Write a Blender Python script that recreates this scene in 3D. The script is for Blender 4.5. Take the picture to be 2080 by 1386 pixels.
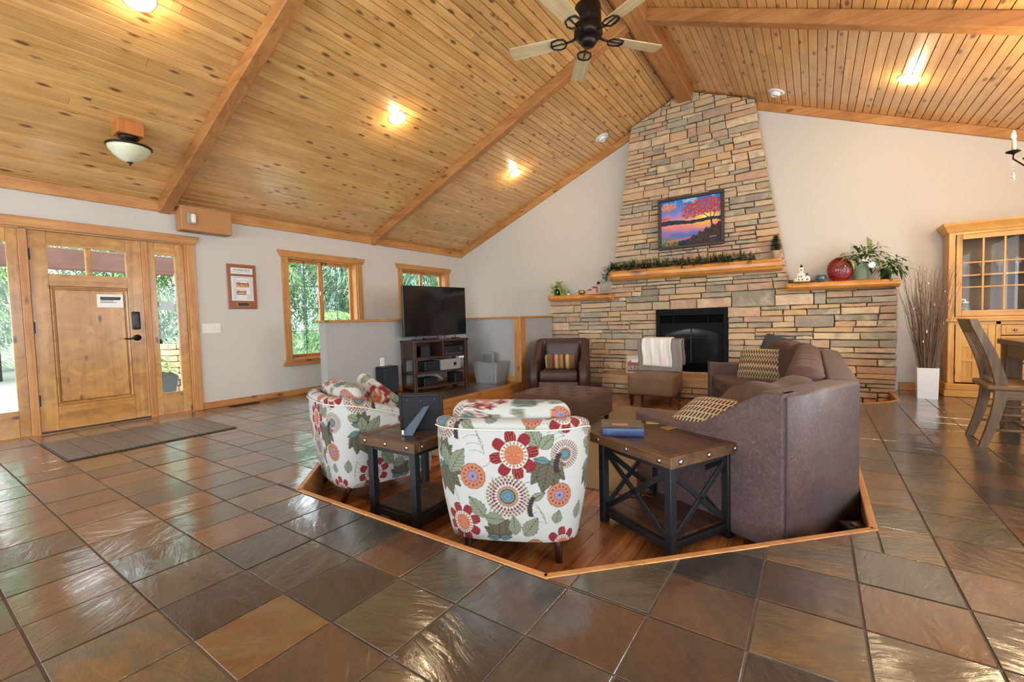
import bpy, bmesh, math, random
import numpy as np
from mathutils import Vector, Matrix

for _o in list(bpy.data.objects): bpy.data.objects.remove(_o)
SC = bpy.context.scene
COL = SC.collection

# ------------------------------------------------------------------ camera
FPX, YAW, PITCH, ROLL, CAMZ = 900.0, .6006, -.0463, -.0272, 1.0
def cam_axes():
    f = Vector((-math.sin(YAW)*math.cos(PITCH), math.cos(YAW)*math.cos(PITCH), math.sin(PITCH)))
    r = Vector((math.cos(YAW), math.sin(YAW), 0)); u = r.cross(f)
    return r*math.cos(ROLL)+u*math.sin(ROLL), u*math.cos(ROLL)-r*math.sin(ROLL), f
CR, CU, CF = cam_axes()
_c = bpy.data.cameras.new('camera'); _c.sensor_width = 36; _c.lens = FPX/2080*36; _c.clip_end = 300; _c.clip_start = .02
CAM = bpy.data.objects.new('camera', _c); COL.objects.link(CAM)
_m = Matrix.Identity(4)
for i in range(3): _m[i][0] = CR[i]; _m[i][1] = CU[i]; _m[i][2] = -CF[i]
_m[2][3] = CAMZ; CAM.matrix_world = _m; SC.camera = CAM
def ray(px): return CF + CR*((px[0]-1040)/FPX) - CU*((px[1]-693)/FPX)
def hit(px, ax, v):
    d = ray(px); o = Vector((0, 0, CAMZ)); return o + d*((v-o[ax])/d[ax])
def hitp(px, p, n):
    d = ray(px); o = Vector((0, 0, CAMZ)); n = Vector(n); return o + d*((Vector(p)-o).dot(n)/d.dot(n))
def proj(p):
    v = Vector(p)-Vector((0, 0, CAMZ)); z = v.dot(CF)
    return (1040+FPX*v.dot(CR)/z, 693-FPX*v.dot(CU)/z, z)

# ------------------------------------------------------------------ world, daylight, exposure
W = bpy.data.worlds.new('world'); SC.world = W; W.use_nodes = True
_bg = W.node_tree.nodes['Background']; _bg.inputs[0].default_value = (.82, .92, 1.0, 1); _bg.inputs[1].default_value = 7.5
SC.view_settings.view_transform = 'Standard'; SC.view_settings.look = 'None'
SC.view_settings.gamma = 1; SC.view_settings.use_curve_mapping = False; SC.view_settings.exposure = 0.0
def area(name, loc, rot, sx, sy, power, col):
    l = bpy.data.lights.new(name, 'AREA'); l.shape = 'RECTANGLE'; l.size = sx; l.size_y = sy; l.energy = power; l.color = col
    o = bpy.data.objects.new(name, l); COL.objects.link(o); o.location = loc; o.rotation_euler = rot; return o
DAY = (.76, .88, 1.0)
# daylight entering by the tall windows of the wall behind the camera and of the right-hand wall
for _i, _x in enumerate((-4.6, -1.65, 1.3)):
    area('daylight_window_front', (_x, -3.62, 1.45), (math.radians(90), 0, 0), 1.9, 1.9, 110, DAY)
for _i, _y in enumerate((-1.4, 1.6, 4.6)):
    area('daylight_window_right', (2.99, _y, 1.4), (math.radians(90), 0, math.radians(90)), 1.7, 1.8, 75, DAY)

random.seed(7)
XL, XRW, YB, YF = -6.25, 2.95, 7.3, -3.6
RX, RZ, SL = -1.65, 4.39, .4145
PITZ = -.18
def ceil_z(x): return RZ - SL*abs(x-RX)
# ------------------------------------------------------------------ mesh helpers
class MB:
    def __init__(s): s.v = []; s.f = []; s.c = None
    def add(s, vs, fs, M=None):
        o = len(s.v)
        s.v += [tuple(M @ Vector(p)) for p in vs] if M is not None else [tuple(p) for p in vs]
        s.f += [tuple(i+o for i in f) for f in fs]; return s
    def box(s, c, d, ch=0, M=None):
        x, y, z = [a/2 for a in d]; ch = min(ch, x*.9, y*.9, z*.9)
        if ch <= 0:
            vs = [(c[0]+i*x, c[1]+j*y, c[2]+k*z) for i in (-1, 1) for j in (-1, 1) for k in (-1, 1)]
            fs = [(0, 1, 3, 2), (4, 6, 7, 5), (0, 4, 5, 1), (2, 3, 7, 6), (0, 2, 6, 4), (1, 5, 7, 3)]
            return s.add(vs, fs, M)
        vs = []; idx = {}
        for i in (-1, 1):
            for j in (-1, 1):
                for k in (-1, 1):
                    for a in range(3):
                        p = [i*(x-ch), j*(y-ch), k*(z-ch)]; p[a] += (i, j, k)[a]*ch
                        idx[(i, j, k, a)] = len(vs); vs.append((c[0]+p[0], c[1]+p[1], c[2]+p[2]))
        fs = []
        for a in range(3):
            b, d2 = (a+1) % 3, (a+2) % 3
            for sg in (-1, 1):
                def key(u, w):
                    t = [0, 0, 0]; t[a] = sg; t[b] = u; t[d2] = w; return idx[(t[0], t[1], t[2], a)]
                q = [key(-1, -1), key(1, -1), key(1, 1), key(-1, 1)]
                fs.append(tuple(q if sg > 0 else q[::-1]))
            for u in (-1, 1):
                for w in (-1, 1):
                    t0 = [0, 0, 0]; t0[a] = -1; t0[b] = u; t0[d2] = w; t1 = list(t0); t1[a] = 1
                    q = [idx[tuple(t0)+(b,)], idx[tuple(t1)+(b,)], idx[tuple(t1)+(d2,)], idx[tuple(t0)+(d2,)]]
                    fs.append(tuple(q if u*w < 0 else q[::-1]))
        for i in (-1, 1):
            for j in (-1, 1):
                for k in (-1, 1):
                    q = [idx[(i, j, k, a)] for a in range(3)]
                    fs.append(tuple(q if i*j*k > 0 else q[::-1]))
        return s.add(vs, fs, M)
    def b2(s, x0, x1, y0, y1, z0, z1, ch=0, M=None):
        return s.box(((x0+x1)/2, (y0+y1)/2, (z0+z1)/2), (abs(x1-x0), abs(y1-y0), abs(z1-z0)), ch, M)
    def tube(s, pts, r, n=8, caps=True, M=None):
        pts = [Vector(p) for p in pts]; m = len(pts); rs = r if hasattr(r, '__len__') else [r]*m
        vs = []; fs = []; up = None
        for i, p in enumerate(pts):
            t = (pts[min(i+1, m-1)]-pts[max(i-1, 0)]).normalized()
            if up is None: up = t.orthogonal().normalized()
            up = (up - t*up.dot(t)).normalized(); w = t.cross(up)
            for k in range(n):
                a = 2*math.pi*k/n; vs.append(p+(up*math.cos(a)+w*math.sin(a))*rs[i])
        for i in range(m-1):
            for k in range(n):
                k2 = (k+1) % n; fs.append((i*n+k, i*n+k2, (i+1)*n+k2, (i+1)*n+k))
        if caps: fs.append(tuple(range(n))[::-1]); fs.append(tuple(range((m-1)*n, m*n)))
        return s.add(vs, fs, M)
    def cyl(s, p0, p1, r0, r1=None, n=16, M=None): return s.tube([p0, p1], [r0, r0 if r1 is None else r1], n, True, M)
    def lathe(s, prof, n=24, c=(0, 0, 0), M=None):
        vs = []; fs = []; m = len(prof)
        for r, z in prof:
            for k in range(n):
                a = 2*math.pi*k/n; vs.append((c[0]+r*math.cos(a), c[1]+r*math.sin(a), c[2]+z))
        for i in range(m-1):
            for k in range(n):
                k2 = (k+1) % n; fs.append((i*n+k, i*n+k2, (i+1)*n+k2, (i+1)*n+k))
        fs.append(tuple(range(n))[::-1]); fs.append(tuple(range((m-1)*n, m*n)))
        return s.add(vs, fs, M)
    def rbox(s, c, d, r, n=5, deform=None, M=None):
        h = [a/2 for a in d]; r = min([r]+h); vs = []; fs = []
        ts = [-1+2*i/(2*n) for i in range(2*n+1)]; m = 2*n+1
        def mp(t, hh):   # denser near the rounded edge
            return hh*math.copysign(1-(1-abs(t))**1.8, t)
        for a in range(3):
            for sg in (-1, 1):
                o = len(vs)
                for i in range(m):
                    for j in range(m):
                        p = [0, 0, 0]; p[a] = sg*h[a]; p[(a+1) % 3] = mp(ts[i], h[(a+1) % 3]); p[(a+2) % 3] = mp(ts[j], h[(a+2) % 3])
                        q = [max(-(h[k]-r), min(h[k]-r, p[k])) for k in range(3)]
                        dv = Vector(p)-Vector(q)
                        if dv.length > 1e-9: dv.normalize()
                        p = Vector(q)+dv*r
                        if deform: p = Vector(deform(p))
                        vs.append((p[0]+c[0], p[1]+c[1], p[2]+c[2]))
                for i in range(m-1):
                    for j in range(m-1):
                        q = (o+i*m+j, o+(i+1)*m+j, o+(i+1)*m+j+1, o+i*m+j+1)
                        fs.append(q if sg > 0 else q[::-1])
        return s.add(vs, fs, M)
    def grid(s, fn, nu, nv, M=None, flip=False):
        vs = [fn(i/(nu-1), j/(nv-1)) for i in range(nu) for j in range(nv)]
        fs = [(i*nv+j, (i+1)*nv+j, (i+1)*nv+j+1, i*nv+j+1) for i in range(nu-1) for j in range(nv-1)]
        if flip: fs = [f[::-1] for f in fs]
        return s.add(vs, fs, M)
    def rings(s, rings, M=None, cap0=True, cap1=True):
        n = len(rings[0]); vs = [p for r in rings for p in r]; fs = []
        for i in range(len(rings)-1):
            for k in range(n):
                k2 = (k+1) % n; fs.append((i*n+k, i*n+k2, (i+1)*n+k2, (i+1)*n+k))
        if cap0: fs.append(tuple(range(n))[::-1])
        if cap1: fs.append(tuple(range((len(rings)-1)*n, len(rings)*n)))
        return s.add(vs, fs, M)
    def prism(s, poly, fn, d0, d1, ch=0, k=1, lo=False):
        """poly (ccw) in a plane, fn(a,b,d)->xyz; front edges rounded by ch"""
        R = [[fn(a, b, d0) for a, b in poly]] if not lo else []
        if lo:
            for i in range(k+1):
                t = i/k*math.pi/2; pp = inset(poly, ch*(1-math.sin(t)))
                R.append([fn(a, b, d0+ch*(1-math.cos(t))) for a, b in pp])
        if ch > 0:
            for i in range(k+1):
                t = i/k*math.pi/2; pp = inset(poly, ch*(1-math.cos(t)))
                R.append([fn(a, b, d1-ch+ch*math.sin(t)) for a, b in pp])
        else: R.append([fn(a, b, d1) for a, b in poly])
        return s.rings(R)
    def mesh(s, name, smooth=False):
        me = bpy.data.meshes.new(name); me.from_pydata(s.v, [], s.f); me.validate(clean_customdata=False)
        bm = bmesh.new(); bm.from_mesh(me); bmesh.ops.recalc_face_normals(bm, faces=bm.faces); bm.to_mesh(me); bm.free()
        if smooth: me.shade_smooth()
        me.update(); return me

def inset(poly, d):
    if d == 0: return list(poly)
    n = len(poly); out = []
    for i in range(n):
        a, b, c = Vector(poly[i-1]), Vector(poly[i]), Vector(poly[(i+1) % n])
        e0 = (b-a).normalized(); e1 = (c-b).normalized()
        n0 = Vector((-e0.y, e0.x)); n1 = Vector((-e1.y, e1.x)); m = n0+n1
        if m.length < 1e-6: m = n0
        m.normalize(); k = d/max(.35, m.dot(n0)); out.append(tuple(b+m*k))
    return out
def clip(poly, nx, ny, c):
    """keep nx*x+ny*y <= c"""
    out = []; n = len(poly)
    for i in range(n):
        p, q = poly[i], poly[(i+1) % n]; dp = nx*p[0]+ny*p[1]-c; dq = nx*q[0]+ny*q[1]-c
        if dp <= 0: out.append(p)
        if (dp < 0 < dq) or (dq < 0 < dp):
            t = dp/(dp-dq); out.append((p[0]+(q[0]-p[0])*t, p[1]+(q[1]-p[1])*t))
    return out
def parea(p): return .5*sum(p[i-1][0]*p[i][1]-p[i][0]*p[i-1][1] for i in range(len(p)))
def clean(p):
    out = []
    for q in p:
        if not out or (abs(q[0]-out[-1][0])+abs(q[1]-out[-1][1])) > 1e-4: out.append(q)
    if len(out) > 1 and (abs(out[0][0]-out[-1][0])+abs(out[0][1]-out[-1][1])) < 1e-4: out.pop()
    return out
def clip_to(poly, conv):
    n = len(conv)
    for i in range(n):
        if len(poly) < 3: return []
        a, b = conv[i], conv[(i+1) % n]; nx, ny = b[1]-a[1], a[0]-b[0]
        poly = clip(poly, nx, ny, nx*a[0]+ny*a[1])
    return clean(poly)

# ------------------------------------------------------------------ object helpers
def link(name, data, parent=None, loc=(0, 0, 0), rz=0):
    o = bpy.data.objects.new(name, data); COL.objects.link(o); o.location = loc; o.rotation_euler = (0, 0, rz)
    if parent is not None: o.parent = parent
    return o
def tag(o, label, cat, group=None):
    o['label'] = label; o['category'] = cat
    if group: o['group'] = group
    return o
def thing(name, label, cat, loc=(0, 0, 0), rz=0, group=None):
    o = link(name, None, None, loc, rz); o.empty_display_size = .1; return tag(o, label, cat, group)
def part(name, mb, mat, parent, smooth=False, loc=(0, 0, 0), rz=0):
    me = mb if isinstance(mb, bpy.types.Mesh) else mb.mesh(name, smooth)
    if not me.materials: me.materials.append(mat)
    return link(name, me, parent, loc, rz)
def solo(name, mb, mat, label, cat, loc=(0, 0, 0), rz=0, group=None, smooth=False):
    return tag(part(name, mb, mat, None, smooth, loc, rz), label, cat, group)
def struct(name, mb, mat, parent=None, smooth=False, loc=(0, 0, 0)):
    o = part(name, mb, mat, parent, smooth, loc)
    if parent is None: o['kind'] = 'structure'
    return o
def dup(root, loc, rz, label=None, group=None):
    def cp(o, par):
        c = o.copy(); COL.objects.link(c); c.parent = par
        for ch in o.children: cp(ch, c)
        return c
    r = cp(root, None); r.location = loc; r.rotation_euler = (0, 0, rz)
    if label: r['label'] = label
    if group: r['group'] = group
    return r
def paint(me, cols, name='print'):
    a = me.color_attributes.new(name, 'FLOAT_COLOR', 'POINT')
    c = np.ones((len(me.vertices), 4), np.float32); c[:, :3] = cols; a.data.foreach_set('color', c.ravel())
def text_mesh(txt, size, align='CENTER', ext=.0004):
    cu = bpy.data.curves.new('lettering', 'FONT'); cu.body = txt; cu.size = size; cu.align_x = align; cu.align_y = 'CENTER'; cu.extrude = ext; cu.resolution_u = 2
    o = bpy.data.objects.new('lettering', cu); COL.objects.link(o)
    dg = bpy.context.evaluated_depsgraph_get(); me = bpy.data.meshes.new_from_object(o.evaluated_get(dg))
    bpy.data.objects.remove(o); return me

# ------------------------------------------------------------------ materials
def srgb(*c):
    return tuple(((x/255)/12.92 if x/255 <= .04045 else ((x/255+.055)/1.055)**2.4) for x in c)
class NT:
    def __init__(s, name):
        s.m = bpy.data.materials.new(name); s.m.use_nodes = True; s.t = s.m.node_tree
        s.b = s.t.nodes['Principled BSDF']; s.out = s.t.nodes['Material Output']
    def n(s, typ, ins=None, **props):
        nd = s.t.nodes.new('ShaderNode'+typ)
        for k, v in props.items(): setattr(nd, k, v)
        for k, v in (ins or {}).items(): s.set(nd.inputs[k], v)
        return nd
    def set(s, sock, v):
        if isinstance(v, bpy.types.NodeSocket): s.t.links.new(v, sock)
        elif hasattr(v, '__len__') and len(v) == 3 and sock.type == 'RGBA': sock.default_value = (*v, 1)
        else: sock.default_value = v
    def p(s, **kw):
        for k, v in kw.items():
            s.set(s.b.inputs[{'col': 'Base Color', 'rough': 'Roughness', 'metal': 'Metallic', 'spec': 'Specular IOR Level', 'coat': 'Coat Weight', 'coatr': 'Coat Roughness', 'nrm': 'Normal', 'emit': 'Emission Color', 'emits': 'Emission Strength', 'alpha': 'Alpha', 'trans': 'Transmission Weight', 'ior': 'IOR', 'sheen': 'Sheen Weight', 'sss': 'Subsurface Weight'}[k]], v)
        return s
    def math(s, op, a, b=0.0, c=0.0, clamp=False):
        nd = s.n('Math', {0: a, 1: b, 2: c}, operation=op); nd.use_clamp = clamp; return nd.outputs[0]
    def vm(s, op, a, b=None):
        nd = s.n('VectorMath', {0: a} if b is None else {0: a, 1: b}, operation=op); return nd.outputs[0]
    def ramp(s, fac, stops, interp='LINEAR'):
        nd = s.n('ValToRGB', {0: fac}); r = nd.color_ramp; r.interpolation = interp
        while len(r.elements) < len(stops): r.elements.new(.5)
        for e, (p, c) in zip(r.elements, stops): e.position = p; e.color = (*c, 1)
        return nd.outputs[0]
    def mix(s, fac, a, b, blend='MIX'):
        nd = s.n('Mix', data_type='RGBA', blend_type=blend)
        s.set(nd.inputs[0], fac); s.set(nd.inputs[6], a); s.set(nd.inputs[7], b); return nd.outputs[2]
    def noise(s, vec, scale, detail=4, rough=.55, dist=0):
        return s.n('TexNoise', {'Vector': vec, 'Scale': scale, 'Detail': detail, 'Roughness': rough, 'Distortion': dist}).outputs[0]
    def bump(s, h, strength=.3, dist=.01, nrm=None):
        nd = s.n('Bump', {'Height': h, 'Strength': strength, 'Distance': dist})
        if nrm is not None: s.set(nd.inputs['Normal'], nrm)
        s.p(nrm=nd.outputs[0]); return nd.outputs[0]
    def obj(s): return s.n('TexCoord').outputs['Object']
    def pos(s): return s.n('NewGeometry').outputs['Position']
    def rnd(s): return s.n('ObjectInfo').outputs['Random']
    def map(s, vec, scale=(1, 1, 1), loc=(0, 0, 0)):
        return s.n('Mapping', {'Vector': vec, 'Scale': scale, 'Location': loc}).outputs[0]
    def sep(s, vec):
        return s.n('SeparateXYZ', {0: vec}).outputs

MATS = {}
def mat(name, col=None, rough=.5, metal=0, spec=.5, coat=0, var=None, bump=None, emit=None, sheen=0):
    """plain material with a little procedural variation; var=(scale,amount) bump=(scale,strength)"""
    if name in MATS: return MATS[name]
    N = NT(name); N.p(rough=rough, metal=metal, spec=spec, coat=coat, sheen=sheen); o = N.obj()
    v = var or (9, .12); nz = N.noise(o, v[0], 5)
    f = N.math('MULTIPLY_ADD', nz, 2*v[1], 1-v[1])
    c = N.n('HueSaturation', {'Color': col, 'Value': f}).outputs[0]; N.p(col=c)
    if bump: N.bump(N.noise(o, bump[0], 4), bump[1], .004)
    if emit: N.p(emit=emit[0], emits=emit[1])
    MATS[name] = N.m; return N.m
def wood(name, c0, c1, axis=1, scale=1.0, rough=.4, knots=0, coord='pos', var=.18, coat=0, knotcol=None, spec=.5, bump=.06, blot=(1.7, .5), kr=(.06, .2, .3), coatr=.2):
    N = NT(name); rn = N.rnd(); base = N.pos() if coord == 'pos' else N.obj()
    off = N.n('CombineXYZ', {0: N.math('MULTIPLY', rn, 17.3), 1: N.math('MULTIPLY', rn, 31.7), 2: N.math('MULTIPLY', rn, 11.1)}).outputs[0]
    v = N.vm('ADD', base, off); sc = [22*scale]*3; sc[axis] = 1.1*scale
    st = N.map(v, sc); n1 = N.noise(st, 1, 5, .6, 1.2); sc2 = [70*scale]*3; sc2[axis] = 2.2*scale
    n2 = N.noise(N.map(v, sc2), 1, 3); big = N.noise(v, blot[0], 3, .55, 1.5)
    f = N.math('ADD', N.math('MULTIPLY', n1, .75), N.math('MULTIPLY', n2, .35), 0)
    f = N.math('ADD', f, N.math('MULTIPLY_ADD', big, blot[1], -.55*blot[1]))
    col = N.ramp(f, [(.3, c0), (.72, c1)])
    col = N.n('HueSaturation', {'Color': col, 'Value': N.math('MULTIPLY_ADD', rn, 2*var, 1-var)}).outputs[0]
    if knots:
        ks = [knots*2.1]*3; ks[axis] = knots*.8
        vo = N.n('TexVoronoi', {'Vector': N.map(v, ks), 'Scale': 1.0, 'Randomness': 1.0})
        k = N.math('SUBTRACT', 1, N.n('MapRange', {0: vo.outputs['Distance'], 1: kr[0], 2: kr[1]}, interpolation_type='SMOOTHSTEP').outputs[0])
        kn = N.n('SeparateColor', {0: vo.outputs['Color']}).outputs[0]
        k = N.math('MULTIPLY', k, N.math('GREATER_THAN', kn, kr[2])); k = N.math('MULTIPLY', k, .85)
        col = N.mix(k, col, knotcol or tuple(a*.22 for a in c0))
    N.p(col=col, rough=rough, coat=coat, coatr=coatr, spec=spec); N.bump(f, bump, .004)
    MATS[name] = N.m; return N.m
def vcol(name, rough=.9, bump=None, spec=.3, sheen=0):
    N = NT(name); a = N.n('Attribute', attribute_name='print'); N.p(col=a.outputs['Color'], rough=rough, spec=spec, sheen=sheen)
    if bump: N.bump(N.noise(N.obj(), bump[0], 3), bump[1], .003)
    MATS[name] = N.m; return N.m

# timber
PINE = wood('pine_ceiling', srgb(186, 132, 70), srgb(222, 174, 110), 1, .8, .30, knots=5.0, var=.12, coat=.8, knotcol=srgb(84, 42, 15), kr=(.09, .25, .12), coatr=.24)
BEAM = wood('beam_wood', srgb(146, 92, 46), srgb(188, 130, 74), 0, .8, .42, knots=2.2, var=.05, knotcol=srgb(80, 40, 16))
BEAMY = wood('ridge_wood', srgb(146, 92, 46), srgb(188, 130, 74), 1, .8, .42, knots=2.2, var=.05, knotcol=srgb(80, 40, 16))
TRIMY = wood('trim_wood_y', srgb(158, 98, 46), srgb(204, 146, 84), 1, 1, .4, knots=3.5, var=.08, knotcol=srgb(84, 40, 14))
TRIMX = wood('trim_wood_x', srgb(158, 98, 46), srgb(204, 146, 84), 0, 1, .4, knots=3.5, var=.08, knotcol=srgb(84, 40, 14))
TRIMZ = wood('trim_wood_z', srgb(158, 98, 46), srgb(204, 146, 84), 2, 1, .4, knots=3.5, var=.08, knotcol=srgb(84, 40, 14))
DOORW = wood('alder_door', srgb(150, 96, 36), srgb(200, 146, 68), 2, .32, .3, knots=4.4, var=.06, coat=.2, knotcol=srgb(66, 34, 14), blot=(6, .65))
DOORH = wood('alder_rail', srgb(150, 96, 36), srgb(200, 146, 68), 1, .32, .3, knots=4.4, var=.06, coat=.2, knotcol=srgb(66, 34, 14), blot=(6, .65))
HONEY = wood('honey_pine', srgb(178, 118, 44), srgb(224, 170, 88), 2, .7, .42, knots=1.3, coord='obj', var=.05, knotcol=srgb(110, 62, 22))
HONEYX = wood('honey_pine_x', srgb(178, 118, 44), srgb(224, 170, 88), 0, .7, .42, knots=1.3, coord='obj', var=.05, knotcol=srgb(110, 62, 22))
LOG = wood('log_wood', srgb(168, 98, 34), srgb(220, 152, 70), 0, .7, .35, knots=1.6, coord='obj', var=.04, coat=.3, knotcol=srgb(96, 48, 16))
DKWOOD = wood('dark_stained_wood', srgb(38, 22, 15), srgb(74, 46, 32), 1, 1, .38, coord='obj', var=.08)
TOPW = wood('rustic_table_top', srgb(40, 24, 15), srgb(88, 56, 36), 0, .8, .33, coord='obj', var=.3, coat=.2)
RAILW = wood('table_rail_wood', srgb(58, 37, 23), srgb(120, 84, 54), 0, .8, .38, coord='obj', var=.15)
ACACIA = wood('acacia_plank', srgb(104, 56, 28), srgb(188, 118, 66), 1, .9, .24, knots=.9, var=.42, coat=.4, knotcol=srgb(50, 24, 12))
OAK = wood('grey_brown_oak', srgb(86, 60, 36), srgb(140, 106, 68), 2, 1, .45, coord='obj', var=.05)
OAKX = wood('grey_brown_oak_x', srgb(94, 66, 40), srgb(148, 112, 74), 0, 1, .45, coord='obj', var=.05)
BLADE = wood('washed_blade_wood', srgb(178, 150, 104), srgb(222, 200, 158), 0, .8, .5, coord='obj', var=.04)
LEGW = mat('dark_leg_wood', srgb(58, 26, 16), .35, coat=.2, var=(20, .2))
# plain
WALL = mat('wall_paint', srgb(200, 192, 179), .85, var=(1.5, .02), bump=(180, .05))
WALLG = mat('half_wall_paint', srgb(164, 162, 158), .8, var=(1.5, .02), bump=(180, .05))
BLACKM = mat('black_metal', srgb(26, 27, 30), .42, spec=.5, var=(30, .15))
BRONZE = mat('dark_bronze', srgb(44, 36, 31), .4, metal=.7, var=(20, .2))
WHITEP = mat('white_plastic', srgb(232, 230, 224), .4, var=(5, .02))
BLACKP = mat('black_plastic', srgb(20, 20, 22), .38, var=(5, .05))
GREYP = mat('grey_plastic', srgb(140, 140, 140), .42, var=(4, .04))
CHROME = mat('steel', srgb(150, 150, 155), .28, metal=1, var=(8, .05))
GOLD = mat('brass', srgb(176, 138, 72), .35, metal=.9, var=(12, .1))
SUEDE = mat('brown_suede', srgb(84, 56, 41), .78, var=(5, .2), bump=(60, .12), sheen=.06)
LEATHER = NT('distressed_brown_leather')
_o = LEATHER.obj(); _n = LEATHER.noise(_o, 7, 8, .7, .4); _n2 = LEATHER.noise(_o, 60, 6, .75, .8)
LEATHER.p(col=LEATHER.mix(LEATHER.math('MULTIPLY', LEATHER.math('POWER', _n2, 3.0), 2.6, clamp=True), LEATHER.ramp(_n, [(.3, srgb(56, 38, 37)), (.7, srgb(84, 61, 58))]), srgb(122, 100, 94)), rough=LEATHER.math('MULTIPLY_ADD', _n, .3, .34), spec=.5, sheen=.03)
LEATHER.bump(_n2, .12, .004); LEATHER = LEATHER.m
CHAIRLEATHER = mat('dark_brown_leather', srgb(66, 44, 36), .45, var=(6, .2), bump=(70, .12))
TAUPE = mat('taupe_microfibre', srgb(118, 90, 66), .75, var=(7, .38), bump=(40, .12), sheen=.05)
GLASS = NT('window_glass')
_f = GLASS.n('Fresnel', {'IOR': 1.35}).outputs[0]; _t = GLASS.n('BsdfTransparent', {'Color': (.96, .98, .97)}); _g = GLASS.n('BsdfGlossy', {'Roughness': .02})
_mx = GLASS.n('MixShader', {0: _f, 1: _t.outputs[0], 2: _g.outputs[0]}); GLASS.t.links.new(_mx.outputs[0], GLASS.out.inputs[0]); GLASS = GLASS.m
CRYSTAL = NT('crystal'); CRYSTAL.p(col=(.95, .97, .97), rough=.03, trans=.85, ior=1.45); CRYSTAL = CRYSTAL.m
def leaf_mat(name, c0, c1, trans=.35):
    N = NT(name); v = N.ramp(N.noise(N.pos(), 3, 3), [(.35, c0), (.65, c1)])
    v = N.n('HueSaturation', {'Color': v, 'Value': N.math('MULTIPLY_ADD', N.rnd(), .3, .85)}).outputs[0]
    d = N.n('BsdfDiffuse', {'Color': v}); t = N.n('BsdfTranslucent', {'Color': v}); g = N.n('BsdfGlossy', {'Roughness': .35, 'Color': (.6, .6, .6)})
    a = N.n('MixShader', {0: trans, 1: d.outputs[0], 2: t.outputs[0]}); b = N.n('MixShader', {0: .05, 1: a.outputs[0], 2: g.outputs[0]})
    N.t.links.new(b.outputs[0], N.out.inputs[0]); MATS[name] = N.m; return N.m
LEAFL = leaf_mat('bright_leaf', srgb(110, 160, 48), srgb(180, 206, 96))
LEAFD = leaf_mat('dark_leaf', srgb(44, 84, 34), srgb(96, 132, 62))
LEAFV = leaf_mat('variegated_leaf', srgb(110, 140, 70), srgb(206, 206, 140))
NEEDLE = leaf_mat('pine_needle', srgb(30, 56, 38), srgb(66, 94, 58), .15)

# slate: one colour family per tile, cleft relief, sealed sheen
TP, TOX, TOY = .2957, -.755, 1.133
def slate():
    N = NT('slate_tile'); p = N.pos(); q = N.map(p, (1/TP, 1/TP, 0), (-TOX/TP, -TOY/TP, 0))
    cell = N.vm('FLOOR', q); wn = N.n('TexWhiteNoise', {'Vector': cell}, noise_dimensions='3D')
    off = N.n('VectorMath', {0: wn.outputs['Color'], 3: 40.0}, operation='SCALE').outputs[0]; v = N.vm('ADD', p, off)
    ang = N.math('MULTIPLY', wn.outputs['Value'], 6.28)
    rv = N.n('VectorRotate', {'Vector': v, 'Angle': ang}, rotation_type='Z_AXIS').outputs[0]
    n1 = N.noise(N.map(rv, (2.2, 5.5, 2)), 1, 7, .62, .9); n2 = N.noise(v, 26, 6, .7); n3 = N.noise(N.map(rv, (5, 17, 5)), 1, 6, .6, 1.4)
    f = N.math('ADD', N.math('MULTIPLY_ADD', wn.outputs['Value'], 1.0, -.12), N.math('MULTIPLY_ADD', n1, .6, -.22))
    col = N.ramp(f, [(.06, srgb(62, 63, 66)), (.20, srgb(84, 83, 80)), (.34, srgb(114, 108, 90)), (.48, srgb(96, 82, 72)), (.62, srgb(122, 88, 64)), (.74, srgb(144, 92, 52)), (.86, srgb(158, 122, 70)), (.97, srgb(116, 111, 96))])
    col = N.mix(.6, col, N.ramp(n2, [(.3, srgb(66, 58, 50)), (.7, srgb(160, 146, 126))]), 'OVERLAY')
    col = N.mix(.4, col, N.ramp(n3, [(.3, srgb(74, 70, 66)), (.7, srgb(160, 148, 134))]), 'OVERLAY')
    col = N.n('HueSaturation', {'Color': col, 'Value': .95, 'Saturation': .95}).outputs[0]
    N.p(col=col, rough=N.math('MULTIPLY_ADD', n2, .22, .2), spec=.5, coat=1.0, coatr=.07)
    N.b.inputs['Coat IOR'].default_value = 1.85
    h = N.math('ADD', N.math('MULTIPLY', n3, 1.0), N.math('MULTIPLY', n2, .25)); N.bump(h, .55, .012)
    N.set(N.b.inputs['Coat Normal'], N.n('Bump', {'Height': N.math('ADD', n3, N.math('MULTIPLY', n2, .12)), 'Strength': .15, 'Distance': .012}).outputs[0]); return N.m
SLATE = slate()
GROUT = mat('grout', srgb(112, 104, 96), .7, var=(30, .15), bump=(90, .2))
def stonemat():
    N = NT('stacked_stone'); r = N.rnd(); o = N.pos(); n1 = N.noise(o, 5, 6, .65, .5); n2 = N.noise(N.map(o, (14, 14, 40)), 1, 6, .7)
    f = N.math('ADD', r, N.math('MULTIPLY_ADD', n1, .34, -.17))
    col = N.ramp(f, [(.0, srgb(204, 184, 150)), (.16, srgb(172, 164, 146)), (.3, srgb(214, 192, 154)), (.42, srgb(198, 168, 142)), (.52, srgb(152, 146, 130)), (.62, srgb(224, 206, 172)), (.74, srgb(192, 160, 136)), (.86, srgb(212, 182, 134)), (1, srgb(186, 178, 160))])
    col = N.mix(.38, col, N.ramp(n2, [(.25, srgb(86, 76, 64)), (.75, srgb(190, 178, 160))]), 'OVERLAY')
    N.p(col=col, rough=.82, spec=.3); N.bump(N.math('ADD', n2, N.math('MULTIPLY', n1, .8)), .5, .012); return N.m
STONE = stonemat()
MORTAR = mat('mortar', srgb(88, 78, 66), .95, var=(30, .2))
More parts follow.
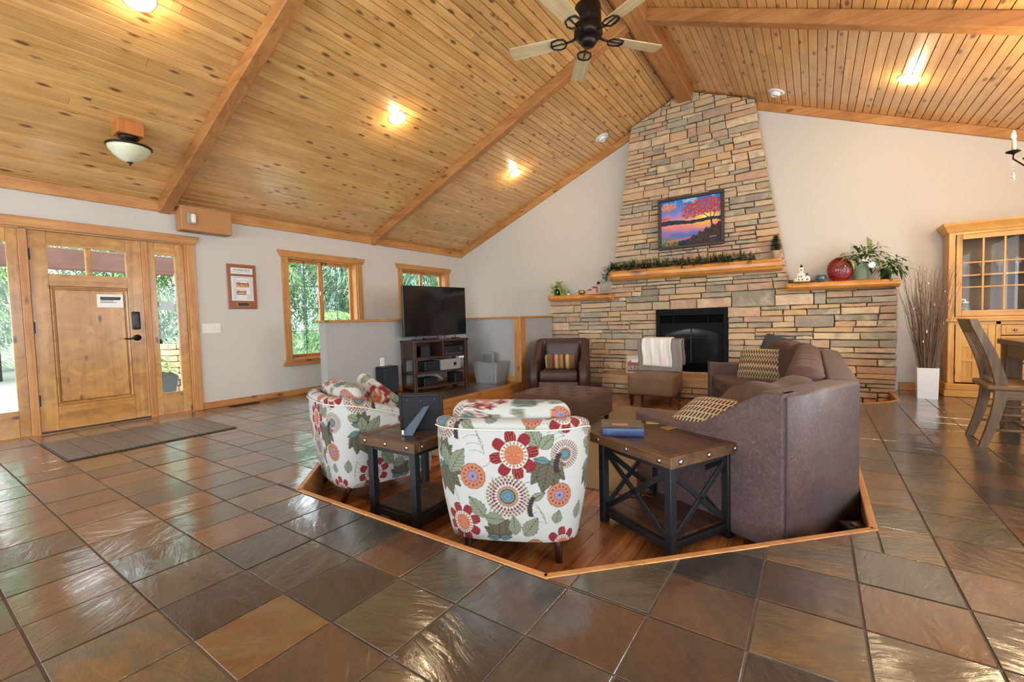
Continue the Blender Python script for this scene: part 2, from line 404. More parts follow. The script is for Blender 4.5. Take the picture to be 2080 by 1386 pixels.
# ================================================================== FLOOR
PIT = [(-2.61, 1.44), (-.86, 1.44), (.235, 2.56), (.235, 5.85), (.66, 6.25), (.78, 6.45), (.78, 7.18), (-3.95, 7.18), (-3.95, 2.78)]
OUT = [[(XL, YF), (XRW, YF), (XRW, 1.44), (XL, 1.44)], [(XL, 1.44), (-3.95, 1.44), (-3.95, YB), (XL, YB)],
       [(-3.95, 1.44), (-2.61, 1.44), (-3.95, 2.78)], [(-.86, 1.44), (.235, 1.44), (.235, 2.56)],
       [(.235, 1.44), (XRW, 1.44), (XRW, 5.85), (.235, 5.85)], [(.235, 5.85), (XRW, 5.85), (XRW, 6.25), (.66, 6.25)],
       [(.66, 6.25), (XRW, 6.25), (XRW, 6.45), (.78, 6.45)], [(.78, 6.45), (XRW, 6.45), (XRW, YB), (.78, YB)]]
mb = MB()
for c in OUT: mb.prism(c, lambda a, b, d: (a, b, d), -.10, -.005)
floor = struct('floor', mb, GROUT)
full = MB().prism([(-.144, -.144), (.144, -.144), (.144, .144), (-.144, .144)], lambda a, b, d: (a, b, d), -.012, 0, .0015, 1).mesh('tile'); full.materials.append(SLATE)
tiles = []
for i in range(-20, 14):
    for j in range(-17, 22):
        x0, y0 = TOX+i*TP, TOY+j*TP; r = [(x0, y0), (x0+TP, y0), (x0+TP, y0+TP), (x0, y0+TP)]
        ps = []
        for c in OUT:
            q = clip_to(r, c)
            if len(q) > 2 and parea(q) > 6e-4: ps.append(q)
        if not ps: continue
        whole = sum(parea(q) for q in ps) > TP*TP*.999
        cx, cy = x0+TP/2, y0+TP/2; px, py, z = proj((cx, cy, 0))
        vis = TP*TP/z**3 if (z > .3 and -150 < px < 2230 and -50 < py < 1550) else 0
        tiles.append((vis, cx, cy, ps, whole))
tiles.sort(key=lambda t: -t[0])
rest = MB(); sag = random.Random(3)
for n, (vis, cx, cy, ps, whole) in enumerate(tiles):
    dz = sag.uniform(-.0012, .0012)
    if n < 295 and vis > 0:
        if whole:
            o = part('tile', full, SLATE, floor, loc=(cx, cy, dz)); o.rotation_euler = (sag.uniform(-.004, .004), sag.uniform(-.004, .004), 0)
        else:
            m = MB()
            for q in ps:
                q = inset(q, .0035); m.prism([(a-cx, b-cy) for a, b in q], lambda a, b, d: (a, b, d), -.012, 0, .0015, 1)
            part('tile', m, SLATE, floor, loc=(cx, cy, dz))
    else:
        for q in ([[(cx-TP/2, cy-TP/2), (cx+TP/2, cy-TP/2), (cx+TP/2, cy+TP/2), (cx-TP/2, cy+TP/2)]] if whole else ps):
            q = inset(q, .0035); rest.prism(q, lambda a, b, d: (a, b, d), -.012, dz, .0015, 1)
o = part('far_tiles', rest, SLATE, floor); o['kind'] = 'stuff'

# sunken wooden floor
mb = MB().prism(PIT, lambda a, b, d: (a, b, d), PITZ-.08, PITZ-.012)
sunk = struct('floor_sunken', mb, mat('subfloor', srgb(60, 34, 20), .7))
rp = random.Random(11); x = -3.95
while x < .78:
    w = rp.choice((.07, .09, .09, .11)); y = 1.44-rp.uniform(0, .6)
    while y < 7.18:
        l = rp.uniform(.5, 1.25); q = [(x, y), (x+w, y), (x+w, y+l), (x, y+l)]; y += l
        q = clip(q, 0, -1, -1.445); q = clip(q, -1, -1, 1.165) if q else q; q = clip(q, 1, -1, -2.325) if q else q
        q = clip(q, 0, 1, 7.18) if q else q; q = clip(q, 1, 0, .78) if q else q
        q = clean(q) if q else q
        if not q or len(q) < 3 or parea(q) < .002: continue
        c = (sum(a for a, b in q)/len(q), sum(b for a, b in q)/len(q)); q = inset(q, .0006)
        m = MB().prism([(a-c[0], b-c[1]) for a, b in q], lambda a, b, d: (a, b, d), -.012, 0, .0015, 1)
        part('plank', m, ACACIA, sunk, loc=(c[0], c[1], PITZ))
    x += w
# wooden risers and nosing round the pit
tn = [0]
def trim(mb, m, smooth=False):
    tn[0] += 1; return struct('trim_%d' % tn[0], mb, m, None, smooth)
for k in range(len(PIT)):
    a, b = Vector(PIT[k]), Vector(PIT[(k+1) % len(PIT)])
    if k == 6: continue
    e = (b-a).normalized(); nrm = Vector((-e.y, e.x)); l = (b-a).length
    def fn(s, t, d, a=a, e=e, nrm=nrm):
        p = a+e*s+nrm*t; return (p.x, p.y, d)
    M_ = TRIMX if abs(e.x) > .5 else TRIMY
    m = MB(); m.prism([(0, .0), (l, .0), (l, .018), (0, .018)], fn, PITZ, -.004)
    m.prism([(-.004, -.006), (l+.004, -.006), (l+.004, .026), (-.004, .026)], fn, -.02, .003, .004, 2)
    trim(m, M_)

# ================================================================== CEILING
A = math.atan(SL); slen = 4.6/math.cos(A)
mb = MB()
for sg in (-1, 1):
    q = [(RX, RZ+.02), (RX+sg*4.75, RZ+.02-SL*4.75), (RX+sg*4.75, RZ+.12-SL*4.75), (RX, RZ+.12)]
    if sg < 0: q = q[::-1]
    mb.prism(q, lambda a, b, d: (a, -d, b), -(YB+.15), -(YF-.15))
ceiling = struct('ceiling', mb, mat('roof_deck', srgb(70, 44, 22), .8))
PW = .0855
cs = [(-PW/2+.0026, .018), (-PW/2+.0026, .004), (-PW/2+.0045, 0), (PW/2-.0045, 0), (PW/2-.0026, .004), (PW/2-.0026, .018)]
pm = MB().rings([[(a, 0, b) for a, b in cs], [(a, 1, b) for a, b in cs]]).mesh('plank'); pm.materials.append(PINE)
rp = random.Random(5)
for sg in (-1, 1):
    for i in range(int(slen/PW)+1):
        t = (i+.5)*PW; jy = rp.uniform(.2, 6.2)
        for y0, y1 in ((YF, jy), (jy, YB)):
            o = link('plank', pm, ceiling, (RX+sg*t*math.cos(A), y0+.001, RZ-t*math.sin(A))); o.rotation_euler = (0, sg*A, 0); o.scale = (1, y1-y0-.002, 1)
# beams
m = MB().b2(-1.72, -1.51, YF, 7.18, 4.20, 4.36, .012); trim(m, BEAMY)
for yb in (-.95, 2.045, 4.995):
    for sg in (-1, 1):
        L = 4.6 if sg < 0 else 4.58
        q = [(RX+sg*.06, RZ-SL*.06), (RX+sg*L, RZ-SL*L), (RX+sg*L, RZ-SL*L-.135), (RX+sg*.06, RZ-SL*.06-.135)]
        if sg > 0: q = q[::-1]
        trim(MB().prism(q, lambda a, b, d, yb=yb: (a, yb+d, b), -.06, .06, .01, 1, lo=True), BEAM)
# crown boards
trim(MB().b2(XL, XL+.035, YF, YB, 2.36, 2.48, .004), TRIMY)
trim(MB().b2(XRW-.035, XRW, YF, YB, 2.36, 2.48, .004), TRIMY)
for x0, x1 in ((XL, -2.5), (-.69, XRW)):
    q = [(x0, ceil_z(x0)-.115), (x1, ceil_z(x1)-.115), (x1, ceil_z(x1)), (x0, ceil_z(x0))]
    trim(MB().prism(q, lambda a, b, d: (a, YB-d, b), 0, .03, .004, 1), TRIMX)

# ================================================================== WALLS
def wall_x(name, x0, x1, y0, y1, z1, holes, m):
    """wall in a plane of constant x; holes (ya,yb,za,zb)"""
    mb = MB(); ys = sorted(set([y0, y1]+[h[0] for h in holes]+[h[1] for h in holes]))
    for a, b in zip(ys, ys[1:]):
        hs = [h for h in holes if h[0] <= a+1e-6 and h[1] >= b-1e-6]
        if not hs: mb.b2(x0, x1, a, b, -.1, z1)
        else:
            h = hs[0]
            if h[2] > -.05: mb.b2(x0, x1, a, b, -.1, h[2])
            mb.b2(x0, x1, a, b, h[3], z1)
    return struct(name, mb, m)
DOPEN = (.50, 2.24, -.1, 2.02); W1 = (3.477, 4.643, .514, 2.0); W2 = (5.607, 6.78, .514, 2.0)
wall_x('wall_left', XL-.17, XL, YF-.15, YB+.15, 2.5, [DOPEN, W1, W2], WALL)
RW = [(y-.85, y+.85, .5, 2.3) for y in (-1.4, 1.6, 4.6)]
wall_x('wall_right', XRW, XRW+.16, YF-.15, YB+.15, 2.5, RW, WALL)
g = [(XL, -.1), (XRW, -.1), (XRW, 2.49), (RX, RZ+.01), (XL, 2.49)]
struct('wall_back', MB().prism(g, lambda a, b, d: (a, YB+d, b), 0, .15), WALL)
mb = MB(); FWs = [(x-.95, x+.95, .5, 2.4) for x in (-4.6, -1.65, 1.3)]
xs = [XL]+[v for h in FWs for v in h[:2]]+[XRW]
for i in range(0, len(xs), 2): mb.b2(xs[i], xs[i+1], YF-.15, YF, -.1, 2.4)
for h in FWs: mb.b2(h[0], h[1], YF-.15, YF, -.1, .5)
mb.prism([(XL, 2.4), (XRW, 2.4), (XRW, 2.49), (RX, RZ+.01), (XL, 2.49)], lambda a, b, d: (a, YF-.15+d, b), 0, .15)
struct('wall_front', mb, WALL)
def baseboard(name, mb, m): return struct(name, mb, m)
mb = MB()
for a, b in ((YF, .41), (2.325, YB)): mb.b2(XL, XL+.016, a, b, 0, .082, .004)
baseboard('baseboard_left', mb, TRIMY)
mb = MB().b2(XL, -4.1, YB-.016, YB, 0, .09, .004); mb.b2(.87, XRW, YB-.016, YB, 0, .1, .004); baseboard('baseboard_back', mb, TRIMX)
baseboard('baseboard_right', MB().b2(XRW-.016, XRW, YF, YB, 0, .09, .004), TRIMY)

# half wall round the screen corner
HZ = 1.035
struct('wall_half_side', MB().b2(-5.24, -5.10, 3.29, 6.13, 0, HZ), WALLG)
struct('wall_half_back', MB().b2(-5.10, -3.99, 6.0, 6.13, 0, HZ), WALLG)
struct('wall_half_return', MB().b2(-4.10, -3.97, 6.135, 7.11, PITZ, HZ), WALLG)
trim(MB().b2(-5.27, -5.07, 3.265, 6.15, HZ, HZ+.032, .006), TRIMY)
trim(MB().b2(-5.07, -3.93, 5.97, 6.15, HZ, HZ+.032, .006), TRIMX)
trim(MB().b2(-4.12, -3.94, 6.15, 7.11, HZ, HZ+.032, .006), TRIMY)
trim(MB().b2(-4.05, -3.925, 5.975, 6.135, PITZ, HZ, .005), TRIMZ)
mb = MB().b2(-5.10, -5.085, 3.29, 6.0, 0, .09, .003); mb.b2(-5.085, -4.05, 5.985, 6.0, 0, .09, .003); baseboard('baseboard_half', mb, TRIMY)

# ================================================================== WINDOWS
def window(n, axis, p0, h, depth, sash=True, rows=4, inward=1):
    """opening h=(a0,a1,z0,z1) along y (axis 0) or x (axis 1); p0 = inner wall face, depth outward (signed)"""
    a0, a1, z0, z1 = h
    def bx(mb, a, b, d0, d1, c, e, ch=.003):
        u0, u1 = sorted((p0+depth*d0, p0+depth*d1))
        return mb.b2(u0, u1, a, b, c, e, ch) if axis == 0 else mb.b2(a, b, u0, u1, c, e, ch)
    WZ = TRIMZ
    jb = MB(); t = .018
    bx(jb, a0, a0+t, 0, 1, z0, z1); bx(jb, a1-t, a1, 0, 1, z0, z1); bx(jb, a0+t, a1-t, 0, 1, z1-t, z1); bx(jb, a0+t, a1-t, 0, 1, z0, z0+t)
    root = struct('window_%d' % n, jb, WZ)
    mid = (a0+a1)/2; half = (a1-a0)/2-t
    for s in (0, 1):
        b0 = a0+t if s == 0 else mid; b1 = mid if s == 0 else a1-t; d0, d1 = (.55, .75) if s == 0 else (.72, .92)
        fr = .045; m = MB()
        bx(m, b0, b0+fr, d0, d1, z0+t, z1-t); bx(m, b1-fr, b1, d0, d1, z0+t, z1-t); bx(m, b0+fr, b1-fr, d0, d1, z1-t-fr, z1-t); bx(m, b0+fr, b1-fr, d0, d1, z0+t, z0+t+fr*1.2)
        sh = part('sash', m, WZ, root); g0, g1, y0, y1 = b0+fr, b1-fr, z0+t+fr*1.2, z1-t-fr; dm = (d0+d1)/2
        m = MB(); gm = (g0+g1)/2; bx(m, gm-.005, gm+.005, dm-.03, dm+.03, y0, y1, .001)
        for r in range(1, rows): zz = y0+(y1-y0)*r/rows; bx(m, g0, g1, dm-.03, dm+.03, zz-.005, zz+.005, .001)
        part('muntin', m, MATS.get('muntin_grey') or mat('muntin_grey', srgb(96, 108, 112), .5), sh)
        pane = None
        for c in range(2):
            for r in range(rows):
                ca = (g0+gm)/2 if c == 0 else (gm+g1)/2; cz = y0+(y1-y0)*(r+.5)/rows; wa, wz = (g1-g0)/2, (y1-y0)/rows; u = p0+depth*dm
                if pane is None:
                    q = [(-wa/2, -wz/2), (wa/2, -wz/2), (wa/2, wz/2), (-wa/2, wz/2)]
                    pane = MB().add([(0, a, b) if axis == 0 else (a, 0, b) for a, b in q], [(0, 1, 2, 3)]).mesh('pane'); pane.materials.append(GLASS)
                link('pane', pane, sh, (u, ca, cz) if axis == 0 else (ca, u, cz))
    return root
window(1, 0, XL, W1, -.17); window(2, 0, XL, W2, -.17)
for i, h in enumerate(FWs): window(5+i, 1, YF, h, -.15, rows=2)
for i, h in enumerate(RW): window(8+i, 0, XRW, h, .16, rows=2)
def casing(h, m=TRIMZ):
    a0, a1, z0, z1 = h; X = XL
    trim(MB().b2(X, X+.022, a0-.092, a0, z0, z1, .003), TRIMZ); trim(MB().b2(X, X+.022, a1, a1+.092, z0, z1, .003), TRIMZ)
    def tz(q): return MB().prism(q, lambda a, b, d: (X+d, a, b), 0, .034, .004, 1)
    trim(tz([(a0-.11, z1), (a1+.11, z1), (a1+.15, z1+.088), (a0-.15, z1+.088)]), TRIMY)
    trim(tz([(a0-.145, z0-.083), (a1+.145, z0-.083), (a1+.105, z0), (a0-.105, z0)]), TRIMY)
casing(W1); casing(W2)
# window latches
for y in (4.03,):
    for z in (.83, 1.5):
        solo('window_latch', MB().box((0, 0, 0), (.02, .02, .07), .006), CHROME, 'small steel latch on the window stile, %s one' % ('lower' if z < 1 else 'upper'), 'latch', (XL-.085, y, z))

# ================================================================== ENTRY DOOR
X = XL
root = struct('door_1', MB().b2(X-.075, X-.03, .936, 1.065, .02, 2.007, .003), DOORW)
def dp(n, mb, m, par=root, sm=False): return part(n, mb, m, par, sm)
dp('stile', MB().b2(X-.075, X-.03, 1.675, 1.811, .02, 2.007, .003), DOORW)
for z0, z1 in ((.02, .262), (1.47, 1.592), (1.872, 2.005)): dp('rail', MB().b2(X-.075, X-.03, 1.065, 1.675, z0, z1, .003), DOORH)
dp('mullion', MB().b2(X-.075, X-.03, 1.345, 1.39, 1.592, 1.872, .003), DOORW)
q = [(1.065, .262), (1.675, .262), (1.675, 1.47), (1.065, 1.47)]
m = MB().prism(q, lambda a, b, d: (X-.07+d, a, b), 0, .018)
m.prism(inset(q, .03), lambda a, b, d: (X-.052+d, a, b), 0, .014, .012, 1); dp('panel', m, DOORW)
m = MB()
for a, b in ((0, .022),):
    for e0, e1, f0, f1 in ((1.065, 1.675, 1.448, 1.47), (1.065, 1.675, .262, .284), (1.065, 1.087, .284, 1.448), (1.653, 1.675, .284, 1.448)): m.b2(X-.05, X-.034, e0, e1, f0, f1, .006)
dp('panel_moulding', m, DOORH)
for a, b in ((1.065, 1.345), (1.39, 1.675)):
    dp('pane', MB().add([(X-.055, a, 1.592), (X-.055, b, 1.592), (X-.055, b, 1.872), (X-.055, a, 1.872)], [(0, 1, 2, 3)]), GLASS)
for z in (1.77, 1.056, .335): dp('hinge', MB().cyl((X-.026, .938, z-.055), (X-.026, .938, z+.055), .009, n=10), BLACKM)
m = MB().rbox((X-.02, 1.728, 1.113), (.03, .072, .2), .014, 3); kp = dp('keypad_lock', m, BLACKP, sm=True)
m = MB().cyl((X-.01, 1.728, 1.05), (X+.012, 1.728, 1.05), .02, n=16); m.box((X+.016, 1.728, 1.05), (.012, .008, .034), .002)
part('thumb_turn', m, BLACKM, kp)
m = MB().cyl((X-.03, 1.728, .922), (X-.012, 1.728, .922), .034, n=20); m.cyl((X-.012, 1.728, .922), (X+.03, 1.728, .922), .011, n=10)
m.tube([(X+.028, 1.728, .922), (X+.032, 1.69, .918), (X+.03, 1.64, .912), (X+.026, 1.605, .92)], [.011, .009, .008, .007], 8); dp('lever_handle', m, BRONZE, sm=True)
dp('sweep', MB().b2(X-.075, X-.028, .936, 1.811, .004, .02), BLACKM)
# frame posts and sidelights
for a, b in ((.872, .935), (1.812, 1.872)): trim(MB().b2(X-.11, X-.02, a, b, 0, 2.02, .004), TRIMZ)
trim(MB().b2(X-.11, X-.02, .5, 2.24, 2.008, 2.03, .003), TRIMY)
trim(MB().b2(X-.11, X+.0, .5, 2.24, -.02, .004, .003), TRIMY)
for n, (a, b, g0, g1) in ((3, (.52, .872, .60, .796)), (4, (1.872, 2.222, 1.935, 2.132))):
    m = MB(); m.b2(X-.075, X-.03, a, g0, .004, 2.008, .003); m.b2(X-.075, X-.03, g1, b, .004, 2.008, .003); r = struct('window_%d' % n, m, DOORW)
    for z0, z1 in ((.004, .26), (1.872, 2.008)): part('rail', MB().b2(X-.075, X-.03, g0, g1, z0, z1, .003), DOORH, r)
    part('pane', MB().add([(X-.055, g0, .26), (X-.055, g1, .26), (X-.055, g1, 1.872), (X-.055, g0, 1.872)], [(0, 1, 2, 3)]), GLASS, r)
trim(MB().b2(X, X+.022, 2.237, 2.322, 0, 2.022, .003), TRIMZ); trim(MB().b2(X, X+.022, .41, .50, 0, 2.022, .003), TRIMZ)
trim(MB().b2(X-.11, X, 2.222, 2.24, 0, 2.02, .002), TRIMZ); trim(MB().b2(X-.11, X, .5, .52, 0, 2.02, .002), TRIMZ)
trim(MB().prism([(.36, 2.022), (2.33, 2.022), (2.375, 2.118), (.32, 2.118)], lambda a, b, d: (X+d, a, b), 0, .034, .004, 1), TRIMY)
# ================================================================== FIREPLACE STONEWORK
FY = 7.19; YS = YB-.024
def layout(x0, x1, z0, z1, rng, hb=.165):
    n = max(1, round((z1-z0)/hb)); cuts = [z0]
    for i in range(n-1): cuts.append(z0+(z1-z0)*(i+1)/n+rng.uniform(-.018, .018))
    cuts.append(z1); out = []
    for a, b in zip(cuts, cuts[1:]):
        x = x0
        while x < x1-.01:
            w = rng.uniform(.32, .95); w = w if x1-x-w > .16 else x1-x; h = b-a
            r = rng.random()
            if (r < .16 and w < .55) or h < .08: rows = [1]
            elif r < .8 or h < .16: k = rng.choice((.34, .42, .5, .58, .66)); rows = [k, 1]
            else: rows = [rng.uniform(.26, .36), rng.uniform(.6, .72), 1]
            zz = a
            for k in rows:
                z2 = a+h*k; xx = x
                while xx < x+w-.005:
                    sw = rng.uniform(.2, .56) if len(rows) > 1 else w
                    if x+w-xx-sw < .11: sw = x+w-xx
                    out.append([(xx, zz), (xx+sw, zz), (xx+sw, z2), (xx, z2)]); xx += sw
                zz = z2
            x += w
    return out
def stone_poly(q, rng, gap=.0045, jit=.009):
    q = inset(q, gap); out = []; n = len(q)
    for i in range(n):
        a, b = q[i], q[(i+1) % n]; l = math.hypot(b[0]-a[0], b[1]-a[1])
        out.append((a[0]+rng.uniform(-jit, jit)*.6, a[1]+rng.uniform(-jit, jit)*.6))
        if l > .07: t = rng.uniform(.35, .65); out.append((a[0]+(b[0]-a[0])*t+rng.uniform(-jit, jit)*.3, a[1]+(b[1]-a[1])*t+rng.uniform(-jit, jit)*.55))
    return out
def add_stone(q, rng, parent, fn, dep=None):
    q = clean(q)
    if len(q) < 3 or parea(q) < .0006: return
    p = stone_poly(q, rng); cx = sum(a for a, b in p)/len(p); cz = sum(b for a, b in p)/len(p)
    d = dep or rng.uniform(.038, .068); tx, tz = rng.uniform(-.035, .035), rng.uniform(-.06, .06)
    o = Vector(fn(cx, cz, 0))
    def f2(a, b, e): return tuple(Vector(fn(a, b, e*(1 + (tx*(a-cx)+tz*(b-cz))*6 if e > .02 else 1)))-o)
    m = MB(); ins = inset(p, .007)
    m.rings([[f2(a, b, 0) for a, b in p], [f2(a, b, d-.009) for a, b in p], [f2(a, b, d) for a, b in ins]], cap0=False)
    part('stone', m, STONE, parent, loc=o)
rs = random.Random(21)
FX0, FX1, FZ0, FZ1 = -2.087, -1.055, .137, 1.104; SX0, SX1 = -4.03, .83
fire = thing('fireplace', 'wide stacked stone fireplace base with a black gas insert', 'fireplace', (0, 0, 0))
mb = MB().b2(SX0+.01, FX0, FY, YS, PITZ-.05, 1.33); mb.b2(FX1, SX1-.01, FY, YS, PITZ-.05, 1.33); mb.b2(FX0, FX1, FY, YS, FZ1, 1.33); mb.b2(FX0, FX1, FY, YS, PITZ-.05, FZ0)
part('mortar_bed', mb, MORTAR, fire)
face = lambda a, b, d: (a, FY-d, b)
zones = layout(SX0, SX1, PITZ, FZ0, rs, .16)+layout(SX0, FX0, FZ0, FZ1, rs)+layout(FX1, SX1, FZ0, FZ1, rs)+layout(SX0, SX1, FZ1, 1.335, rs, .16)
HX0, HX1, HY, HT = -2.82, -.32, 6.56, .11
for q in zones:
    if q[0][0] > HX0 and q[1][0] < HX1 and q[2][1] < HT-.03: continue
    add_stone(q, rs, fire, face)
# left and right returns of the base
for q in layout(FY, YS, PITZ, 1.33, rs, .2): add_stone(q, rs, fire, lambda a, b, d: (SX1-.03+d*.6, a, b))
# raised hearth
mb = MB().b2(HX0+.04, HX1-.04, HY+.05, FY, PITZ, HT-.05); part('hearth_core', mb, MORTAR, fire)
for q in layout(HX0+.02, HX1-.02, PITZ, HT-.045, rs, .24): add_stone(q, rs, fire, lambda a, b, d: (a, HY+.06-d, b), .045)
for q in layout(HY+.06, FY-.06, PITZ, HT-.045, rs, .24): add_stone([(-a, b) for a, b in q[::-1]], rs, fire, lambda a, b, d: (HX0+.045-d, -a, b), .04)
slabm = mat('hearth_slab', srgb(186, 152, 108), .7, var=(5, .22), bump=(25, .3)); x = HX0
for w in (.52, .48, .55, .46, .49):
    q = stone_poly([(x, HY), (x+w, HY), (x+w, FY-.05), (x, FY-.05)], rs, .004, .008); x += w
    part('hearth_slab', MB().prism(q, lambda a, b, d: (a, b, d), HT-.048, HT, .008, 1), slabm, fire)
# chimney breast tapering to the ridge
chim = thing('chimney_breast', 'tapering stacked stone chimney rising to the ridge beam', 'chimney', (0, 0, 0))
cl = lambda z: -2.874+.154*(z-1.33); cr_ = lambda z: -.287-.159*(z-1.33)
topq = [(cl(1.33), 1.33), (cr_(1.33), 1.33), (cr_(4.0), 4.0), (RX, RZ-.03), (cl(4.0), 4.0)]
topq = clip(topq, -SL, 1, RZ-.02-SL*RX); topq = clip(topq, SL, 1, RZ-.02+SL*RX)
part('mortar_bed', MB().prism(inset(clean(topq), .012), lambda a, b, d: (a, YS-d, b), 0, YS-FY), MORTAR, chim)
for q in layout(0, 2.5, 1.335, 4.36, rs, .165):
    p = [(cl(z)+(cr_(z)-cl(z))*u/2.5, z) for u, z in q]
    p = clip(p, -SL, 1, RZ-.012-SL*RX); p = clip(p, SL, 1, RZ-.012+SL*RX) if len(p) > 2 else p
    if len(p) > 2: add_stone(p, rs, chim, face)
for q in layout(FY, YS, 1.36, 3.95, rs, .22): add_stone(q, rs, chim, lambda a, b, d: (cr_(b)-.03+d*.6, a, b))
# gas insert
blk = mat('insert_black', srgb(13, 13, 15), .62, spec=.15, var=(20, .1)); gl = NT('firebox_glass'); gl.p(col=(.012, .014, .017), rough=.08, spec=.6); gl = gl.m
m = MB(); t = .06
m.b2(FX0, FX0+t, FY-.085, FY+.02, FZ0, FZ1, .006); m.b2(FX1-t, FX1, FY-.085, FY+.02, FZ0, FZ1, .006); m.b2(FX0+t, FX1-t, FY-.085, FY+.02, FZ1-.1, FZ1, .006)
ins_ = part('insert_surround', m, blk, fire)
part('back_box', MB().b2(FX0, FX1, FY+.05, YS, FZ0, FZ1), blk, fire)
for k in range(7): part('louver', MB().box((0, 0, 0), (FX1-FX0-2*t, .03, .006), .001), blk, ins_, loc=((FX0+FX1)/2, FY-.03, .90+k*.0145)).rotation_euler = (.5, 0, 0)
part('louver_bracket', MB().b2(-1.83, -1.815, FY-.055, FY-.04, .895, 1.0).b2(-1.33, -1.315, FY-.055, FY-.04, .895, 1.0), blk, ins_)
for k in range(5): part('louver', MB().box((0, 0, 0), (FX1-FX0-2*t, .03, .006), .001), blk, ins_, loc=((FX0+FX1)/2, FY-.03, .165+k*.02)).rotation_euler = (.5, 0, 0)
x0, x1, z0, z1 = FX0+t, FX1-t, .285, .885
dr = part('glass_door', MB().b2(x0, x0+.07, FY-.05, FY-.01, z0, z1, .004).b2(x1-.07, x1, FY-.05, FY-.01, z0, z1, .004).b2(x0, x1, FY-.05, FY-.01, z0-.02, z0+.03, .004), blk, fire)
N_ = 20; arch = [(x0+.07+(x1-x0-.14)*i/N_, .70+.10*math.sin(math.pi*i/N_)) for i in range(N_+1)]
m = MB()
for i in range(N_):
    a, b = arch[i], arch[i+1]; m.prism([a, b, (b[0], z1), (a[0], z1)], lambda p, q, d: (p, FY-.05+d, q), 0, .04)
part('arch_panel', m, blk, dr)
m = MB().tube([(a, FY-.056, b) for a, b in arch], .009, 6); m.cyl(((x0+x1)/2, FY-.052, z0), ((x0+x1)/2, FY-.052, .80), .008, n=6); m.cyl((x0+.07, FY-.052, .66), (x1-.07, FY-.052, .66), .005, n=6); part('arch_bar', m, mat('bar_grey', srgb(52, 54, 58), .35), dr)
part('glass', MB().b2(x0+.05, x1-.05, FY-.03, FY-.025, z0, .82), gl, dr)
m = MB(); rl = random.Random(4)
part('badge', MB().box((-1.17, FY-.06, .262), (.05, .006, .014), .002), CHROME, ins_)
# ================================================================== LOG SHELVES
def log(name, x0, x1, zt, h, yf, label, cat, seed, lift=0):
    rg = random.Random(seed); m = MB(); rings = []; n = 36
    kn = [(rg.uniform(0, 1), rg.uniform(-1, 1)) for _ in range(5)]
    for i in range(n+1):
        t = i/n; x = x0+(x1-x0)*t; b = .006*math.sin(9*t+seed)+.004*math.sin(23*t+seed*2)+sum(.008*math.exp(-((t-k)/.03)**2)*s for k, s in kn)
        if i in (0, n): b -= .012
        zz = zt+lift*(t-.5); r = []
        prof = [(7.112, zz), (yf+.05, zz), (yf+.018, zz-.012-b*.3), (yf-b, zz-h*.35), (yf+.004-b, zz-h*.6), (yf+.03-b, zz-h*.86), (yf+.075, zz-h-b*.5), (7.112, zz-h)]
        for y, z in prof: r.append((x, y, z))
        rings.append(r)
    m.rings(rings); return solo(name, m, LOG, label, cat, smooth=False)
log('mantel_log', -2.79, -.372, 1.755, .165, 6.93, 'long honey varnished half log mantel above the firebox', 'mantel', 3, -.02)
log('shelf_log', -3.97, -2.77, 1.415, .105, 6.95, 'short half log shelf left of the chimney carrying the small trailing plant', 'shelf', 5, -.03)
log('shelf_log', -.321, .835, 1.39, .105, 6.95, 'half log shelf right of the chimney under the red round vase', 'shelf', 8, -.02)
